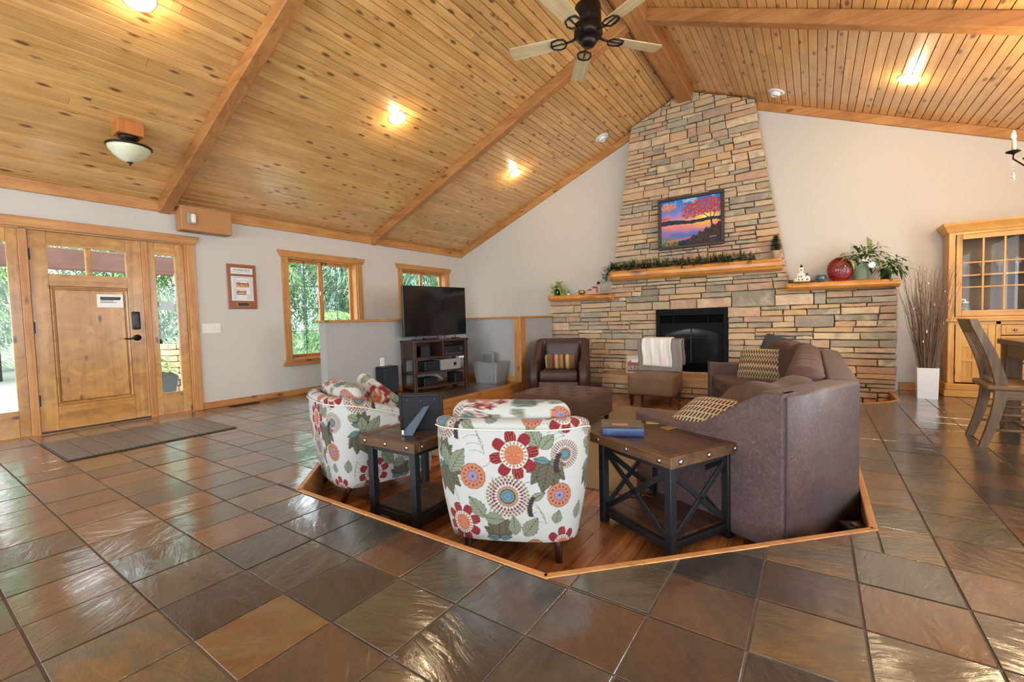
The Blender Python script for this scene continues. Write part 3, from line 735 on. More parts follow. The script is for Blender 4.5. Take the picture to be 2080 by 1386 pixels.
# ================================================================== FLORAL ARMCHAIRS
def floral():
    """printed cloth drawn as a colour field (metres -> rgb); repeat .80 x .66 m"""
    S = 1000; Wd, Hd = .80, .66; w, h = int(Wd*S), int(Hd*S)
    img = np.empty((h, w, 3)); img[:] = srgb(214, 211, 203)
    yy, xx = np.mgrid[0:h, 0:w]/S
    def rel(cx, cy):
        dx = (xx-cx+Wd/2) % Wd-Wd/2; dy = (yy-cy+Hd/2) % Hd-Hd/2; return dx, dy
    def put(mask, c): img[mask] = srgb(*c)
    def stroke(pts, wd, c):
        for (a, b), (e, f) in zip(pts, pts[1:]):
            dx, dy = rel(a, b); vx, vy = e-a, f-b; t = np.clip((dx*vx+dy*vy)/(vx*vx+vy*vy+1e-9), 0, 1)
            put((dx-t*vx)**2+(dy-t*vy)**2 < wd*wd, c)
    def curve(p0, p1, p2, n=10):
        return [((1-t)**2*p0[0]+2*t*(1-t)*p1[0]+t*t*p2[0], (1-t)**2*p0[1]+2*t*(1-t)*p1[1]+t*t*p2[1]) for t in [i/n for i in range(n+1)]]
    def leaf(cx, cy, l, wd, ang, c=(150, 156, 128), out=(62, 64, 48)):
        dx, dy = rel(cx, cy); u = dx*math.cos(ang)+dy*math.sin(ang); v = -dx*math.sin(ang)+dy*math.cos(ang)
        t = np.clip(u/l, 0, 1); prof = wd*np.sin(np.pi*t**.8)*(1+.08*np.sin(t*34)); ins = (u > 0) & (u < l)
        put(ins & (np.abs(v) < prof+.0022), out); put(ins & (np.abs(v) < prof-.0008), c)
        put(ins & (np.abs(v) < .0012), out)
        put(ins & (np.abs(v) < prof-.004) & (np.abs(((u-np.abs(v)*.9)/l*7) % 1-.5) < .055), out)
    def daisy(cx, cy, r, rot=0):
        dx, dy = rel(cx, cy); d = np.hypot(dx, dy); a = np.arctan2(dy, dx)+rot; k = np.floor(a/(math.pi/4)); fr = a/(math.pi/4)-k-.5
        pr = r*(1-.5*np.abs(fr*2)**3.2); m = (d < pr) & (np.abs(fr) < .47); put(m, (132, 34, 42))
        st = m & (np.abs((fr*5.5) % 1-.5) < .09) & (d > r*.5) & (k % 2 == 0); put(st, (206, 110, 86))
        dots = m & (k % 2 != 0) & (d > r*.55) & (np.hypot(((d*S/9) % 1)-.5, ((fr*6) % 1)-.5) < .28); put(dots, (186, 74, 70))
        put(d < r*.56, (236, 230, 216)); bead = (d < r*.53) & (d > r*.42) & (np.abs((a/(math.pi/10)) % 1-.5) < .28); put(bead, (150, 132, 104))
        put(d < r*.41, (196, 98, 62)); put((d < r*.41) & (np.abs((d/r*14) % 1-.5) < .12), (232, 176, 140))
    def burst(cx, cy, r, rot=0):
        dx, dy = rel(cx, cy); d = np.hypot(dx, dy); a = np.arctan2(dy, dx)+rot
        for k, (r0, r1, n, c) in enumerate(((.56, .72, 26, (134, 30, 44)), (.70, .86, 30, (128, 92, 74)), (.84, 1.0, 34, (156, 124, 88)))):
            fr = (a/(2*math.pi/n)+k*.5) % 1-.5; t = (d/r-r0)/(r1-r0); wd = np.sin(np.pi*np.clip(t, 0, 1))*.36; put((t > 0) & (t < 1) & (np.abs(fr) < wd), c)
        fr = (a/(2*math.pi/26)) % 1-.5; put((d > r*.45) & (d < r*.6) & (np.abs(fr) < .1), (134, 30, 44))
        put(d < r*.47, (70, 56, 44)); put(d < r*.455, (178, 146, 104)); put((d < r*.35*(1+.05*np.sin(a*16))), (116, 36, 44)); put(d < r*.31, (70, 60, 56)); put(d < r*.295, (104, 148, 160)); put((np.abs(d-r*.2) < r*.012), (60, 84, 96)); put(d < r*.035, (120, 30, 40))
    def rose(cx, cy, r):
        dx, dy = rel(cx, cy); d = np.hypot(dx, dy); a = np.arctan2(dy, dx); sc = 1+.045*np.abs(np.sin(a*6))
        put(d < r*sc, (96, 58, 48)); put(d < r*sc-.003, (206, 130, 96)); fr = (a/(2*math.pi/14)) % 1-.5
        put((d > r*.62) & (d < r*.8) & (np.abs(fr) < .16), (88, 44, 40)); put(d < r*.42*(1+.12*np.abs(np.sin(a*3.5))), (110, 74, 92)); put(d < r*.38*(1+.12*np.abs(np.sin(a*3.5))), (160, 140, 168)); put(d < r*.1, (88, 60, 84))
    def bud(cx, cy, s, ang):
        for k, (da, l, wd) in enumerate(((-.9, .8, .2), (.9, .8, .2), (-.45, .95, .24), (.45, .95, .24), (0, 1.05, .28))):
            leaf(cx, cy, s*l, s*wd, ang+da, (112, 106, 84), (58, 52, 40))
        leaf(cx, cy, s*.55, s*.12, ang+1.5, (116, 144, 146), (60, 60, 52)); leaf(cx, cy, s*.5, s*.11, ang-1.5, (116, 144, 146), (60, 60, 52))
    def fern(cx, cy, s, ang):
        p = curve((cx, cy), (cx+s*.5*math.cos(ang+.6), cy+s*.5*math.sin(ang+.6)), (cx+s*math.cos(ang), cy+s*math.sin(ang)), 8); stroke(p, .001, (70, 62, 56))
        for q in p[1:]: leaf(q[0], q[1], .026, .006, ang+1.2+.3, (70, 58, 56), (60, 50, 48))
    def twig(cx, cy, s, ang):
        for k in range(6):
            a = ang+(-1)**k*.55+.1*k; t = k/6*s; bx, by = cx+math.cos(ang)*t, cy+math.sin(ang)*t
            stroke(curve((bx, by), (bx+math.cos(a)*s*.3, by+math.sin(a)*s*.3), (bx+math.cos(a+.5)*s*.55, by+math.sin(a+.5)*s*.55), 7), .0009, (104, 98, 90))
        stroke([(cx, cy), (cx+math.cos(ang)*s, cy+math.sin(ang)*s)], .0011, (92, 86, 78))
    # positions in metres: origin left-bottom of the outside back
    F = lambda a, b: ((a-930)/1316, (1130-b)/1316)
    for a in ([(1400, 960), (1470, 860), (1440, 700)], [(1200, 900), (1180, 780), (1130, 700)], [(1620, 430), (1700, 560), (1690, 720)], [(1640, 740), (1760, 700), (1800, 760)], [(1390, 640), (1450, 620), (1430, 560)]):
        stroke(curve(*[F(*q) for q in a]), .0013, (110, 100, 88))
    twig(*F(1400, 560), .14, 1.9); twig(*F(1780, 1010), .10, 2.0); twig(*F(1060, 900), .10, -1.8); twig(*F(1900, 450), .09, 2.4)
    bud(*F(1085, 640), .16, 1.9-math.pi); bud(*F(1800, 600), .15, -1.8); bud(*F(1090, 600), .10, 1.2); bud(*F(1470, 1120), .12, 1.6)
    for a, b, l, wd, an in ((1380, 980, .13, .036, 2.2), (1380, 980, .10, .034, -.1), (1150, 690, .15, .042, .95), (1120, 640, .10, .03, 1.7), (1000, 500, .07, .026, -.5), (1740, 520, .13, .038, 2.0), (1750, 520, .09, .03, .8), (1630, 1100, .12, .036, .95), (1570, 1095, .10, .03, 1.6), (1480, 350, .09, .028, 2.6), (1840, 1010, .07, .026, 1.3), (1250, 340, .08, .02, -.6), (1680, 850, .08, .018, .5), (960, 1000, .09, .03, 1.4)):
        leaf(*F(a, b), l, wd, an)
    daisy(*F(1585, 560), .118, .2); daisy(*F(1210, 1030), .105, .1); daisy(*F(1900, 300), .10, .3)
    burst(*F(1535, 830), .108); burst(*F(1095, 360), .098); burst(*F(1900, 560), .07)
    rose(*F(1315, 705), .063); rose(*F(1865, 820), .060); rose(*F(1700, 320), .05)
    fern(*F(1235, 480), .10, 1.4); fern(*F(1700, 970), .10, 1.5); fern(*F(1870, 680), .09, 1.5)
    img *= .66; k = (img+np.roll(img, 1, 0)+np.roll(img, -1, 0)+np.roll(img, 1, 1)+np.roll(img, -1, 1))/5; return k, Wd, Hd, S
FIMG, FW_, FH_, FS_ = floral()
def cloth(u, v):
    a = (np.asarray(u) % FW_)*FS_; b = (np.asarray(v) % FH_)*FS_
    return FIMG[np.clip(b.astype(int), 0, FIMG.shape[0]-1), np.clip(a.astype(int), 0, FIMG.shape[1]-1)]
FLORAL = vcol('floral_print_cloth', .9, (240, .25), .2, .1)
def floral_chair():
    root = thing('floral_armchair', '', 'armchair')
    # outline of the shell in plan: from left arm front round the back to right arm front
    hw, dep = .385, .68; pl = []
    n = 500
    def plan(t):          # t 0..1
        arm = .42; arc = math.pi*.30; tot = 2*arm+1.10
        s = t*tot
        if s < arm: return (-hw, .33-s)
        if s > tot-arm: return (hw, .33-(tot-s))
        a = math.pi*(s-arm)/1.10; e = .62
        c, d = math.cos(a), math.sin(a)
        return (-hw*math.copysign(abs(c)**e, c), -.09-.27*abs(d)**e)
    pts = [Vector(plan(i/(n-1))) for i in range(n)]; L = [0]
    for a, b in zip(pts, pts[1:]): L.append(L[-1]+(b-a).length)
    tot = L[-1]
    ts = []; j = 0; P = []
    for i in range(n):
        s = tot*i/(n-1)
        while j < n-2 and L[j+1] < s: j += 1
        k = (s-L[j])/max(1e-9, L[j+1]-L[j]); P.append(pts[j].lerp(pts[j+1], k))
    nv_o = 250; vs = []; cols_u = []; cols_v = []
    nr, ni = 26, 20; m = nv_o+nr+ni
    for i in range(n):
        s = i/(n-1); p = P[i]; t = (P[min(i+1, n-1)]-P[max(i-1, 0)]).normalized(); out = Vector((t.y, -t.x))
        if out.dot(p-Vector((0, .1))) < 0: out = -out
        q = abs(s-.5)*2                       # 0 at back centre, 1 at arm fronts
        top = .715-.16*max(0, min(1, (q-.38)/.5))**1.3*1.0; th = .085
        for j in range(m):
            if j < nv_o:
                f = j/(nv_o-1); z = .11+(top-.045-.11)*f; o = -.06*(1-f)**1.3+.012*math.sin(f*math.pi); v = z
            elif j < nv_o+nr:
                a = math.pi*(j-nv_o)/(nr-1); z = top-.045+.045*math.sin(a); o = .014*math.sin(min(a, math.pi/2)*2)+.012*(1 if a < .6 else 0)*0-(th/2)*(1-math.cos(a)); v = top+.055*(a/math.pi)*2-.04
            else:
                f = (j-nv_o-nr)/(ni-1); z = top-.045-(top-.045-.33)*f; o = -th-.02*f; v = top+.1+.3*f
            vs.append((p.x+out.x*o, p.y+out.y*o, z)); cols_u.append(s*tot-.47*tot+.40); cols_v.append(v-.12)
    fs = [(i*m+j, (i+1)*m+j, (i+1)*m+j+1, i*m+j+1) for i in range(n-1) for j in range(m-1)]
    # arm fronts
    for i in (0, n-1): fs.append(tuple(i*m+j for j in range(m)))
    mb = MB(); mb.add(vs, fs); me = mb.mesh('shell', True); me.materials.append(FLORAL); paint(me, cloth(cols_u, cols_v)); part('shell', me, FLORAL, root)
    def soft(name, c, d, r, nn=14, off=(0, 0), deform=None, rot=None):
        mb = MB().rbox((0, 0, 0), d, r, nn, deform); me = mb.mesh(name, True); me.materials.append(FLORAL)
        V = np.array([v.co[:] for v in me.vertices]); paint(me, cloth(V[:, 0]+off[0], V[:, 2]+V[:, 1]*.8+off[1])); o = part(name, me, FLORAL, root, loc=c)
        if rot: o.rotation_euler = rot
        return o
    soft('seat_cushion', (0, .08, .375), (.60, .56, .15), .06, 16, (.2, .3))
    soft('front_rail', (0, .27, .21), (.66, .08, .15), .02, 10, (.5, .1))
    def dome(p): return (p[0], p[1]*(1-.25*(p[0]/.27)**2), p[2])
    soft('back_cushion', (0, -.165, .60), (.60, .17, .36), .075, 22, (.33, .53), dome, (.16, 0, 0))
    m = MB()
    for i in range(0, n, 2): pass
    seam = [(P[i].x*1.022, P[i].y*1.022-.002, (.715-.16*max(0, min(1, (abs(i/(n-1)-.5)*2-.38)/.5))**1.3)-.043) for i in range(2, n-2, 6)]
    part('piping', MB().tube(seam, .004, 6), mat('piping_cloth', srgb(214, 204, 184), .9), root, True)
    for sx in (-1, 1):
        part('leg', MB().tube([(sx*.22, -.20, .16), (sx*.225, -.225, .08), (sx*.235, -.27, 0)], [.026, .021, .014], 10), LEGW, root, True)
        part('leg', MB().tube([(sx*.24, .25, .16), (sx*.245, .26, .08), (sx*.25, .285, 0)], [.028, .022, .015], 10), LEGW, root, True)
    part('bottom_panel', MB().prism([(-.18, -.27), (.18, -.27), (.26, -.16), (.30, .28), (-.30, .28), (-.26, -.16)], lambda a, b, d: (a, b, d), .115, .15), mat('underside', srgb(30, 26, 24), .9), root)
    return root
c1 = floral_chair()
fa = math.atan2(.93, -.44)-math.pi/2
c1.location = (-1.345, 1.985, PITZ); c1.rotation_euler = (0, 0, fa); c1['label'] = 'floral print armchair seen from behind between the two end tables'; c1['group'] = 'floral armchairs'
c2 = dup(c1, (-2.72, 2.06, PITZ), math.atan2(.94, .30)-math.pi/2, 'floral print armchair seen from its side, nearest the entry door', 'floral armchairs')
def floral_pillow(loc, rot, label):
    def f(p):
        k = max(0, 1-(p[0]/.21)**4)*max(0, 1-(p[2]/.21)**4); return (p[0], p[1]*(.25+.75*k), p[2])
    mb = MB().rbox((0, 0, 0), (.40, .15, .40), .05, 16, f); me = mb.mesh('throw_pillow', True); me.materials.append(FLORAL); V = np.array([v.co[:] for v in me.vertices]); paint(me, cloth(V[:, 0]+.15, V[:, 2]+.62))
    o = tag(part('throw_pillow', me, FLORAL, None, loc=loc), label, 'pillow'); o.rotation_euler = rot
floral_pillow((-2.79, 2.12, .375), (-.25, .5, math.atan2(.94, .30)-math.pi/2+.5), 'floral throw pillow leaning in the armchair nearest the door')

# ================================================================== END TABLES
def end_table(name, label, L, Wd, H, loc, rz, xs=True):
    root = thing(name, label, 'end table', loc, rz); th = .055
    nb = 5
    for k in range(nb):
        w = (Wd-.08)/nb; part('top_plank', MB().b2(-L/2+.04, L/2-.04, -Wd/2+.04+k*w+.001, -Wd/2+.04+(k+1)*w-.001, H-th+.01, H-.001, .002), TOPW, root)
    for s in (-1, 1):
        part('edge_board', MB().b2(-L/2, L/2, s*Wd/2-s*.04, s*Wd/2, H-th, H, .003), RAILW, root)
        part('edge_board', MB().b2(s*L/2-s*.04, s*L/2, -Wd/2+.04, Wd/2-.04, H-th, H, .003), RAILW, root)
    for s in (-1, 1):
        for k in range(3):
            t = (-.36, 0, .36)[k]
            part('bolt', MB().lathe([(.013, 0), (.013, .003), (.009, .007), (0.001, .008)], 12), CHROME, root, True, loc=(t*L*1.05, s*Wd/2, H-th/2)).rotation_euler = (-s*math.pi/2, 0, 0)
            part('bolt', MB().lathe([(.013, 0), (.013, .003), (.009, .007), (0.001, .008)], 12), CHROME, root, True, loc=(s*L/2, t*Wd*1.05, H-th/2)).rotation_euler = (0, s*math.pi/2, 0)
    lx, ly, t = L/2-.055, Wd/2-.055, .042
    for sx in (-1, 1):
        for sy in (-1, 1): part('leg', MB().box((sx*lx, sy*ly, (H-th)/2), (t, t, H-th), .003), BLACKM, root)
    for s in (-1, 1):
        for z in (.06, H-th-.018):
            part('rail', MB().b2(-lx, lx, s*ly-.012, s*ly+.012, z-.018, z+.018, .002), BLACKM, root); part('rail', MB().b2(s*lx-.012, s*lx+.012, -ly, ly, z-.018, z+.018, .002), BLACKM, root)
    for k in range(4):
        w = (2*ly-.02)/4; part('shelf_plank', MB().b2(-lx+.012, lx-.012, -ly+.01+k*w, -ly+.01+(k+1)*w-.002, .078, .092, .002), TOPW, root)
    if xs:
        for s in (-1, 1):
            for d in (-1, 1):
                a = (-lx*d, s*ly, .08); b = (lx*d, s*ly, H-th-.035); v = Vector(b)-Vector(a); ang = math.atan2(v.z, v.x)
                part('cross_brace', MB().box((0, 0, 0), (v.length, .012, .03), .002), BLACKM, root, loc=(Vector(a)+Vector(b))/2).rotation_euler = (0, -ang, 0)
        for s in (-1, 1):
            for d in (-1, 1):
                a = (s*lx, -ly*d, .08); b = (s*lx, ly*d, H-th-.035); v = Vector(b)-Vector(a); ang = math.atan2(v.z, v.y)
                part('cross_brace', MB().box((0, 0, 0), (.012, v.length, .03), .002), BLACKM, root, loc=(Vector(a)+Vector(b))/2).rotation_euler = (ang, 0, 0)
    return root
u = Vector((.891, -.454)); v = Vector((.454, .891))
tc = Vector((-.693, 2.452)); TRZ = math.atan2(u.y, u.x)
end_table('end_table', 'rustic bolted wood end table with black X braced metal legs beside the leather sofa', .595, .535, .52, (tc.x, tc.y, PITZ), TRZ)
end_table('end_table', 'narrow bolted wood end table with plain black legs holding the black photo frame', .46, .55, .52, (-2.04, 1.925, PITZ), .03, False)
ZT = PITZ+.52
# book and brass plates on the right-hand table
def on_table(px, z=ZT): p = hit(px, 2, z); return (p.x, p.y, z)
b0, b1, b2_ = Vector(on_table((1221, 886))), Vector(on_table((1309, 888))), Vector(on_table((1307, 868)))
bk = thing('photo_album', 'thick blue album lying on the rustic end table beside the sofa', 'book', (b0.x, b0.y, ZT), math.atan2(b1.y-b0.y, b1.x-b0.x))
wl = (b1-b0).length; bluel = mat('blue_leatherette', srgb(50, 66, 102), .28, var=(40, .3), bump=(60, .3)); brl = mat('worn_cover', srgb(110, 98, 84), .55, var=(14, .25), bump=(30, .2)); pg = mat('paper_edge', srgb(214, 204, 182), .8)
part('cover', MB().b2(0, wl, .004, .2, .045, .05, .002).b2(0, wl, .004, .2, 0, .004, .002), brl, bk)
part('pages', MB().b2(.006, wl-.006, .012, .195, .004, .045), pg, bk)
part('spine', MB().rbox((wl/2, .004, .025), (wl, .024, .052), .011, 3), bluel, bk, True)
part('title_plate', MB().b2(wl*.27, wl*.64, .05, .1, .05, .0512), mat('copper_plate', srgb(190, 130, 104), .5), bk)
for px, an, sz, lab, nm in (((1326, 860), 0.1, (.085, .05), 'thin cream booklet beside the blue album on the end table', 'booklet'), ((1359, 870), .75, (.085, .06), 'flat brown card lying askew on the end table nearest the sofa', 'card')):
    p = on_table(px); solo(nm, MB().box((0, 0, .003), (sz[0], sz[1], .006), .001), mat('card_'+nm, srgb(178, 150, 96) if nm == 'booklet' else srgb(150, 112, 66), .6), lab, 'paper', p, math.atan2(b1.y-b0.y, b1.x-b0.x)+an)
# photo frame seen from behind
fl, fr2 = hit((785, 884), 2, ZT), hit((876, 880), 2, ZT)
fz = math.atan2(fr2.y-fl.y, fr2.x-fl.x); fwid = (fr2-fl).length
fr = thing('framed_picture', 'black picture frame seen from behind with a grey easel leg on the narrow end table', 'picture frame', (fl.x+.012, fl.y+.10, ZT), fz-.02)
T = Matrix.Rotation(.16, 4, 'X'); hgt = .235
part('frame', MB().b2(0, .018, 0, .02, 0, hgt, .003, T).b2(fwid-.018, fwid, 0, .02, 0, hgt, .003, T).b2(.018, fwid-.018, 0, .02, 0, .018, .003, T).b2(.018, fwid-.018, 0, .02, hgt-.018, hgt, .003, T), BLACKP, fr)
part('backing', MB().b2(.016, fwid-.016, .004, .014, .016, hgt-.016, 0, T), mat('backing_board', srgb(18, 17, 19), .7), fr)
for a, b in ((.05, .2), (fwid-.05, .2), (.05, .05), (fwid-.05, .04), (fwid/2, .19)): part('tack', MB().box((a, .003, b), (.006, .004, .006), .001, T), CHROME, fr)
e0, e1 = T @ Vector((fwid*.62, .0, .15)), Vector((.03, -.105, 0)); m = MB(); d = Vector((.024, 0, .014))
m.rings([[e0+Vector((-.02, 0, -.004)), e0+Vector((.02, 0, .01)), e0+Vector((.02, .004, .012)), e0+Vector((-.02, .004, 0))], [e1+Vector((-.012, 0, 0)), e1+Vector((.06, 0, 0)), e1+Vector((.06, .004, 0.002)), e1+Vector((-.012, .004, .002))]])
part('easel_leg', m, mat('easel_grey', srgb(70, 84, 96), .6), fr)
part('tag', MB().box((.035, -.112, .022), (.012, .003, .024), .001), WHITEP, fr)
pb = hit((882, 852), 2, ZT)
pc = thing('patterned_tin', 'small purple patterned tin behind the black picture frame', 'tin', (pb.x-.004, pb.y-.01, ZT+.0005), fz); part('body', MB().rbox((0, 0, .035), (.06, .03, .07), .008, 3), mat('purple_print', srgb(92, 74, 160), .4, var=(60, .5)), pc, True); part('label', MB().b2(-.018, .018, -.016, -.0145, .018, .052), mat('pink_label', srgb(206, 120, 160), .5), pc)
# ================================================================== OTTOMAN, RUG
RUG = NT('woven_rug'); _o = RUG.pos(); _w = RUG.n('TexWave', {'Vector': _o, 'Scale': 55, 'Distortion': 3, 'Detail': 2}, bands_direction='Y').outputs[1]; _n = RUG.noise(_o, 90, 3)
RUG.p(col=RUG.mix(_n, srgb(134, 121, 100), srgb(190, 178, 154)), rough=.95); RUG.bump(RUG.math('ADD', _w, _n), .6, .006); RUG = RUG.m
solo('area_rug', MB().b2(-3.15, -.95, 2.78, 5.63, PITZ+.0005, PITZ+.011, .004), RUG, 'flat woven beige rug on the sunken wood floor', 'rug')
RZ0 = PITZ+.0115
ot = thing('tufted_ottoman', 'large square brown tufted ottoman in the middle of the sunken floor', 'ottoman', (-2.365, 4.46, RZ0))
tf = [(i*.21-.315+(.105 if j % 2 else 0)-.05, j*.19-.285) for i in range(4) for j in range(4)]
def otop(p):
    x, y, z = p
    if z > 0:
        for a, b in tf: z -= .03*math.exp(-((x-a)**2+(y-b)**2)/.0022)
        z += .012*(1-(x/.44)**2)*(1-(y/.42)**2)
    return (x, y, z)
part('cushion', MB().rbox((0, 0, .215), (.87, .83, .29), .05, 26, otop), SUEDE, ot, True)
for a, b in tf:
    if abs(a) < .38 and abs(b) < .36: part('button', MB().lathe([(.011, 0), (.011, .004), (.001, .009)], 10), SUEDE, ot, True, loc=(a, b, .345))
m = MB()
for k in range(26):
    for s in (-1, 1): m.lathe([(.007, 0), (.005, .004), (.001, .006)], 6, M=Matrix.Translation((s*.435, -.40+k*.032, .088)) @ Matrix.Rotation(s*math.pi/2, 4, 'Y')); m.lathe([(.007, 0), (.005, .004), (.001, .006)], 6, M=Matrix.Translation((-.42+k*.0335, s*.415, .088)) @ Matrix.Rotation(-s*math.pi/2, 4, 'X'))
o = part('nailheads', m, GOLD, ot, True); o['kind'] = 'stuff'
for sx in (-1, 1):
    for sy in (-1, 1): part('foot', MB().lathe([(.018, 0), (.03, .03), (.026, .05), (.03, .075)], 12, (sx*.37, sy*.35, 0)), LEGW, ot, True)
# ================================================================== SECTIONAL SOFA
so = thing('sectional_sofa', 'large brown distressed leather sectional sofa wrapping the right side of the sunken floor', 'sofa', (0, 0, PITZ))
OP = [Vector(p) for p in ((-.106, 2.405), (.205, 3.06), (.195, 5.35), (-.25, 6.38))]
def offs(pl, d):
    out = []
    for i, p in enumerate(pl):
        if i == 0: e = (pl[1]-p).normalized(); n = Vector((-e.y, e.x)); out.append(p+n*d)
        elif i == len(pl)-1: e = (p-pl[i-1]).normalized(); n = Vector((-e.y, e.x)); out.append(p+n*d)
        else:
            e0 = (p-pl[i-1]).normalized(); e1 = (pl[i+1]-p).normalized(); n0 = Vector((-e0.y, e0.x)); n1 = Vector((-e1.y, e1.x)); m = (n0+n1).normalized(); out.append(p+m*(d/m.dot(n0)))
    return out
up = lambda a, b, d: (a, b, d)
O0, O1, O2, O3, O4 = OP, offs(OP, .15), offs(OP, .30), offs(OP, .93), offs(OP, .86)
def strip(A_, B_, i, t0=0, t1=1):
    return [tuple(x) for x in (A_[i].lerp(A_[i+1], t0), A_[i].lerp(A_[i+1], t1), B_[i].lerp(B_[i+1], t1), B_[i].lerp(B_[i+1], t0))]
for i in range(3):
    bp = part('back_panel', MB().prism(inset(strip(O0, O1, i), .001), up, .03, .80, .022, 3), LEATHER, so, True); bp.data.shade_smooth()
    part('base', MB().prism(inset(strip(O1, O4, i), .001), up, .04, .27, .012, 2), LEATHER, so)
ar0 = .13
for i, (t0, t1) in ((0, (.14, 1)), (1, (0, .5)), (1, (.5, 1)), (2, (0, .9))):
    part('seat_cushion', MB().prism(inset(strip(O1, O3, i, t0, t1), .003), up, .27, .445, .05, 5, lo=True), SUEDE, so, True)
def cush(i, t0, t1, z1=.86, lean=.09):
    a, b = O1[i].lerp(O1[i+1], t0), O1[i].lerp(O1[i+1], t1); mid = (a+b)/2; e = (b-a).normalized(); nn = Vector((-e.y, e.x)); l = (b-a).length-.006
    hh = z1-.44
    def df(p):
        k = 1-.35*abs(p[0]/(l/2))**6; return (p[0], p[1]*(1+.16*math.cos(p[2]/hh*2.4))*k, p[2]-.015*math.cos(p[0]/l*9))
    o = part('back_cushion', MB().rbox((0, 0, 0), (l, .19, hh), .075, 10, df), SUEDE, so, True, loc=(mid.x+nn.x*.115, mid.y+nn.y*.115, .44+hh/2), rz=math.atan2(e.y, e.x)); o.rotation_euler[0] = lean
cush(0, .16, .98, .80)
for k in range(4): cush(1, .02+k*.245, .02+(k+1)*.245, .845)
cush(2, .02, .48, .86); cush(2, .48, .9, .86)
def sofa_arm(p, d, inn, l, zb, zf, nm='arm'):
    """panel with an S-shaped top: p rear outer corner, d unit to the front, inn unit inward"""
    prof = [(.012, .03), (l, .03)]; K = 22
    for k in range(K+1):
        t = 1-k/K; s = max(0, min(1, (t-.05)/.52)); s = s*s*(3-2*s); prof.append((max(.012, l*t), zb+(zf-zb)*s-.018*math.sin(math.pi*max(0, min(1, (t-.45)/.55)))))
    f = lambda a, b, e: tuple((p+d*a+inn*(e-.006)).to_3d()+Vector((0, 0, b)))
    return part(nm, MB().prism(prof, f, 0, .13, .012, 3, lo=True), LEATHER, so)
d0 = (O3[0]-O0[0]).normalized(); e0 = (O0[1]-O0[0]).normalized(); sofa_arm(O0[0], d0, e0, .95, .80, .575)
d1 = (O3[3]-O0[3]).normalized(); e1 = (O0[2]-O0[3]).normalized(); sofa_arm(O0[3], d1, e1, .95, .80, .60)
seam = mat('seam_thread', srgb(60, 40, 38), .6)
m = MB().cyl((O0[0].x-.002, O0[0].y-.001, .04), (O0[0].x-.002, O0[0].y-.001, .785), .0045, n=6); part('corner_seam', m, seam, so)
for q in (O0[0].lerp(O3[0], .1), O0[0].lerp(O3[0], .9), O0[1].lerp(O4[1], .1), O0[2].lerp(O4[2], .1), O0[3].lerp(O3[3], .9), O4[1], O4[2]):
    part('foot', MB().cyl((q.x, q.y, .0), (q.x, q.y, .045), .025, .03, 10), LEGW, so)
# pillows on the sofa
def pillow(name, size, loc, rot, m, label):
    w, h, t = size
    def f(p):
        k = max(0, 1-abs(p[0]/(w*.52))**3.5)*max(0, 1-abs(p[2]/(h*.52))**3.5); return (p[0], p[1]*(.18+.82*k), p[2])
    o = tag(part(name, MB().rbox((0, 0, 0), (w, t, h), .04, 12, f), m, None, True, loc), label, 'pillow'); o.rotation_euler = rot; return o
def striped(name, stops, sx, sz, ax=0, jag=0.0):
    N = NT(name); o = N.sep(N.obj()); a = N.math('MULTIPLY', o[ax], sx)
    if jag: a = N.math('ADD', a, N.math('MULTIPLY', N.n('TexWave', {'Vector': N.obj(), 'Scale': sz}, wave_profile='TRI', bands_direction='X').outputs[1], jag))
    c = N.ramp(N.math('FRACT', N.math('ADD', a, .5)), stops, 'CONSTANT'); N.p(col=c, rough=.9); N.bump(N.noise(N.obj(), 200, 2), .3, .003); return N.m
ZIG = striped('zigzag_weave', [(0, srgb(176, 152, 112)), (.2, srgb(66, 52, 46)), (.34, srgb(188, 168, 128)), (.55, srgb(92, 54, 46)), (.72, srgb(180, 156, 116)), (.88, srgb(60, 58, 56))], 5.0, 11, 2, .22)
BRK = NT('woven_dash'); _b = BRK.n('TexBrick', {'Vector': BRK.map(BRK.obj(), (1, 1, 1)), 'Scale': 1.0, 'Color1': (*srgb(92, 40, 34), 1), 'Color2': (*srgb(70, 84, 84), 1), 'Mortar': (*srgb(206, 186, 150), 1), 'Mortar Size': .005, 'Brick Width': .024, 'Row Height': .058, 'Bias': 0.0}); 
_s = BRK.sep(BRK.obj()); BRK.set(_b.inputs['Vector'], BRK.n('CombineXYZ', {0: _s[0], 1: _s[2], 2: 0.0}).outputs[0]); BRK.p(col=_b.outputs[0], rough=.9); BRK = BRK.m
TWE = NT('tan_tweed_weave')
def weave_pillow(): pass
dv = Vector((-.9, .436))
pillow('throw_pillow', (.46, .40, .14), (-.50, 2.83, .385), (-1.2, 0, math.atan2(-.436, .9)+.05), BRK, 'dashed multicolour woven pillow lying against the near sofa arm')
pillow('throw_pillow', (.50, .36, .15), (-.50, 5.73, .425), (-.35, 0, math.atan2(-.3, .95)), ZIG, 'tan and brown zigzag woven pillow on the far end of the sofa')
pillow('throw_pillow', (.46, .44, .14), (-.34, 5.97, .50), (-.22, .3, math.atan2(-.3, .95)), mat('slate_leather', srgb(62, 66, 68), .35, var=(8, .15), bump=(60, .1)), 'dark slate leather pillow behind the zigzag pillow')
# ================================================================== LEATHER CLUB CHAIR AND SLIPPER CHAIR
cc = thing('club_chair', 'dark brown leather club chair in the back left corner of the sunken floor', 'armchair', (-3.28, 6.12, PITZ), math.atan2(-.93, .36)+math.pi/2)
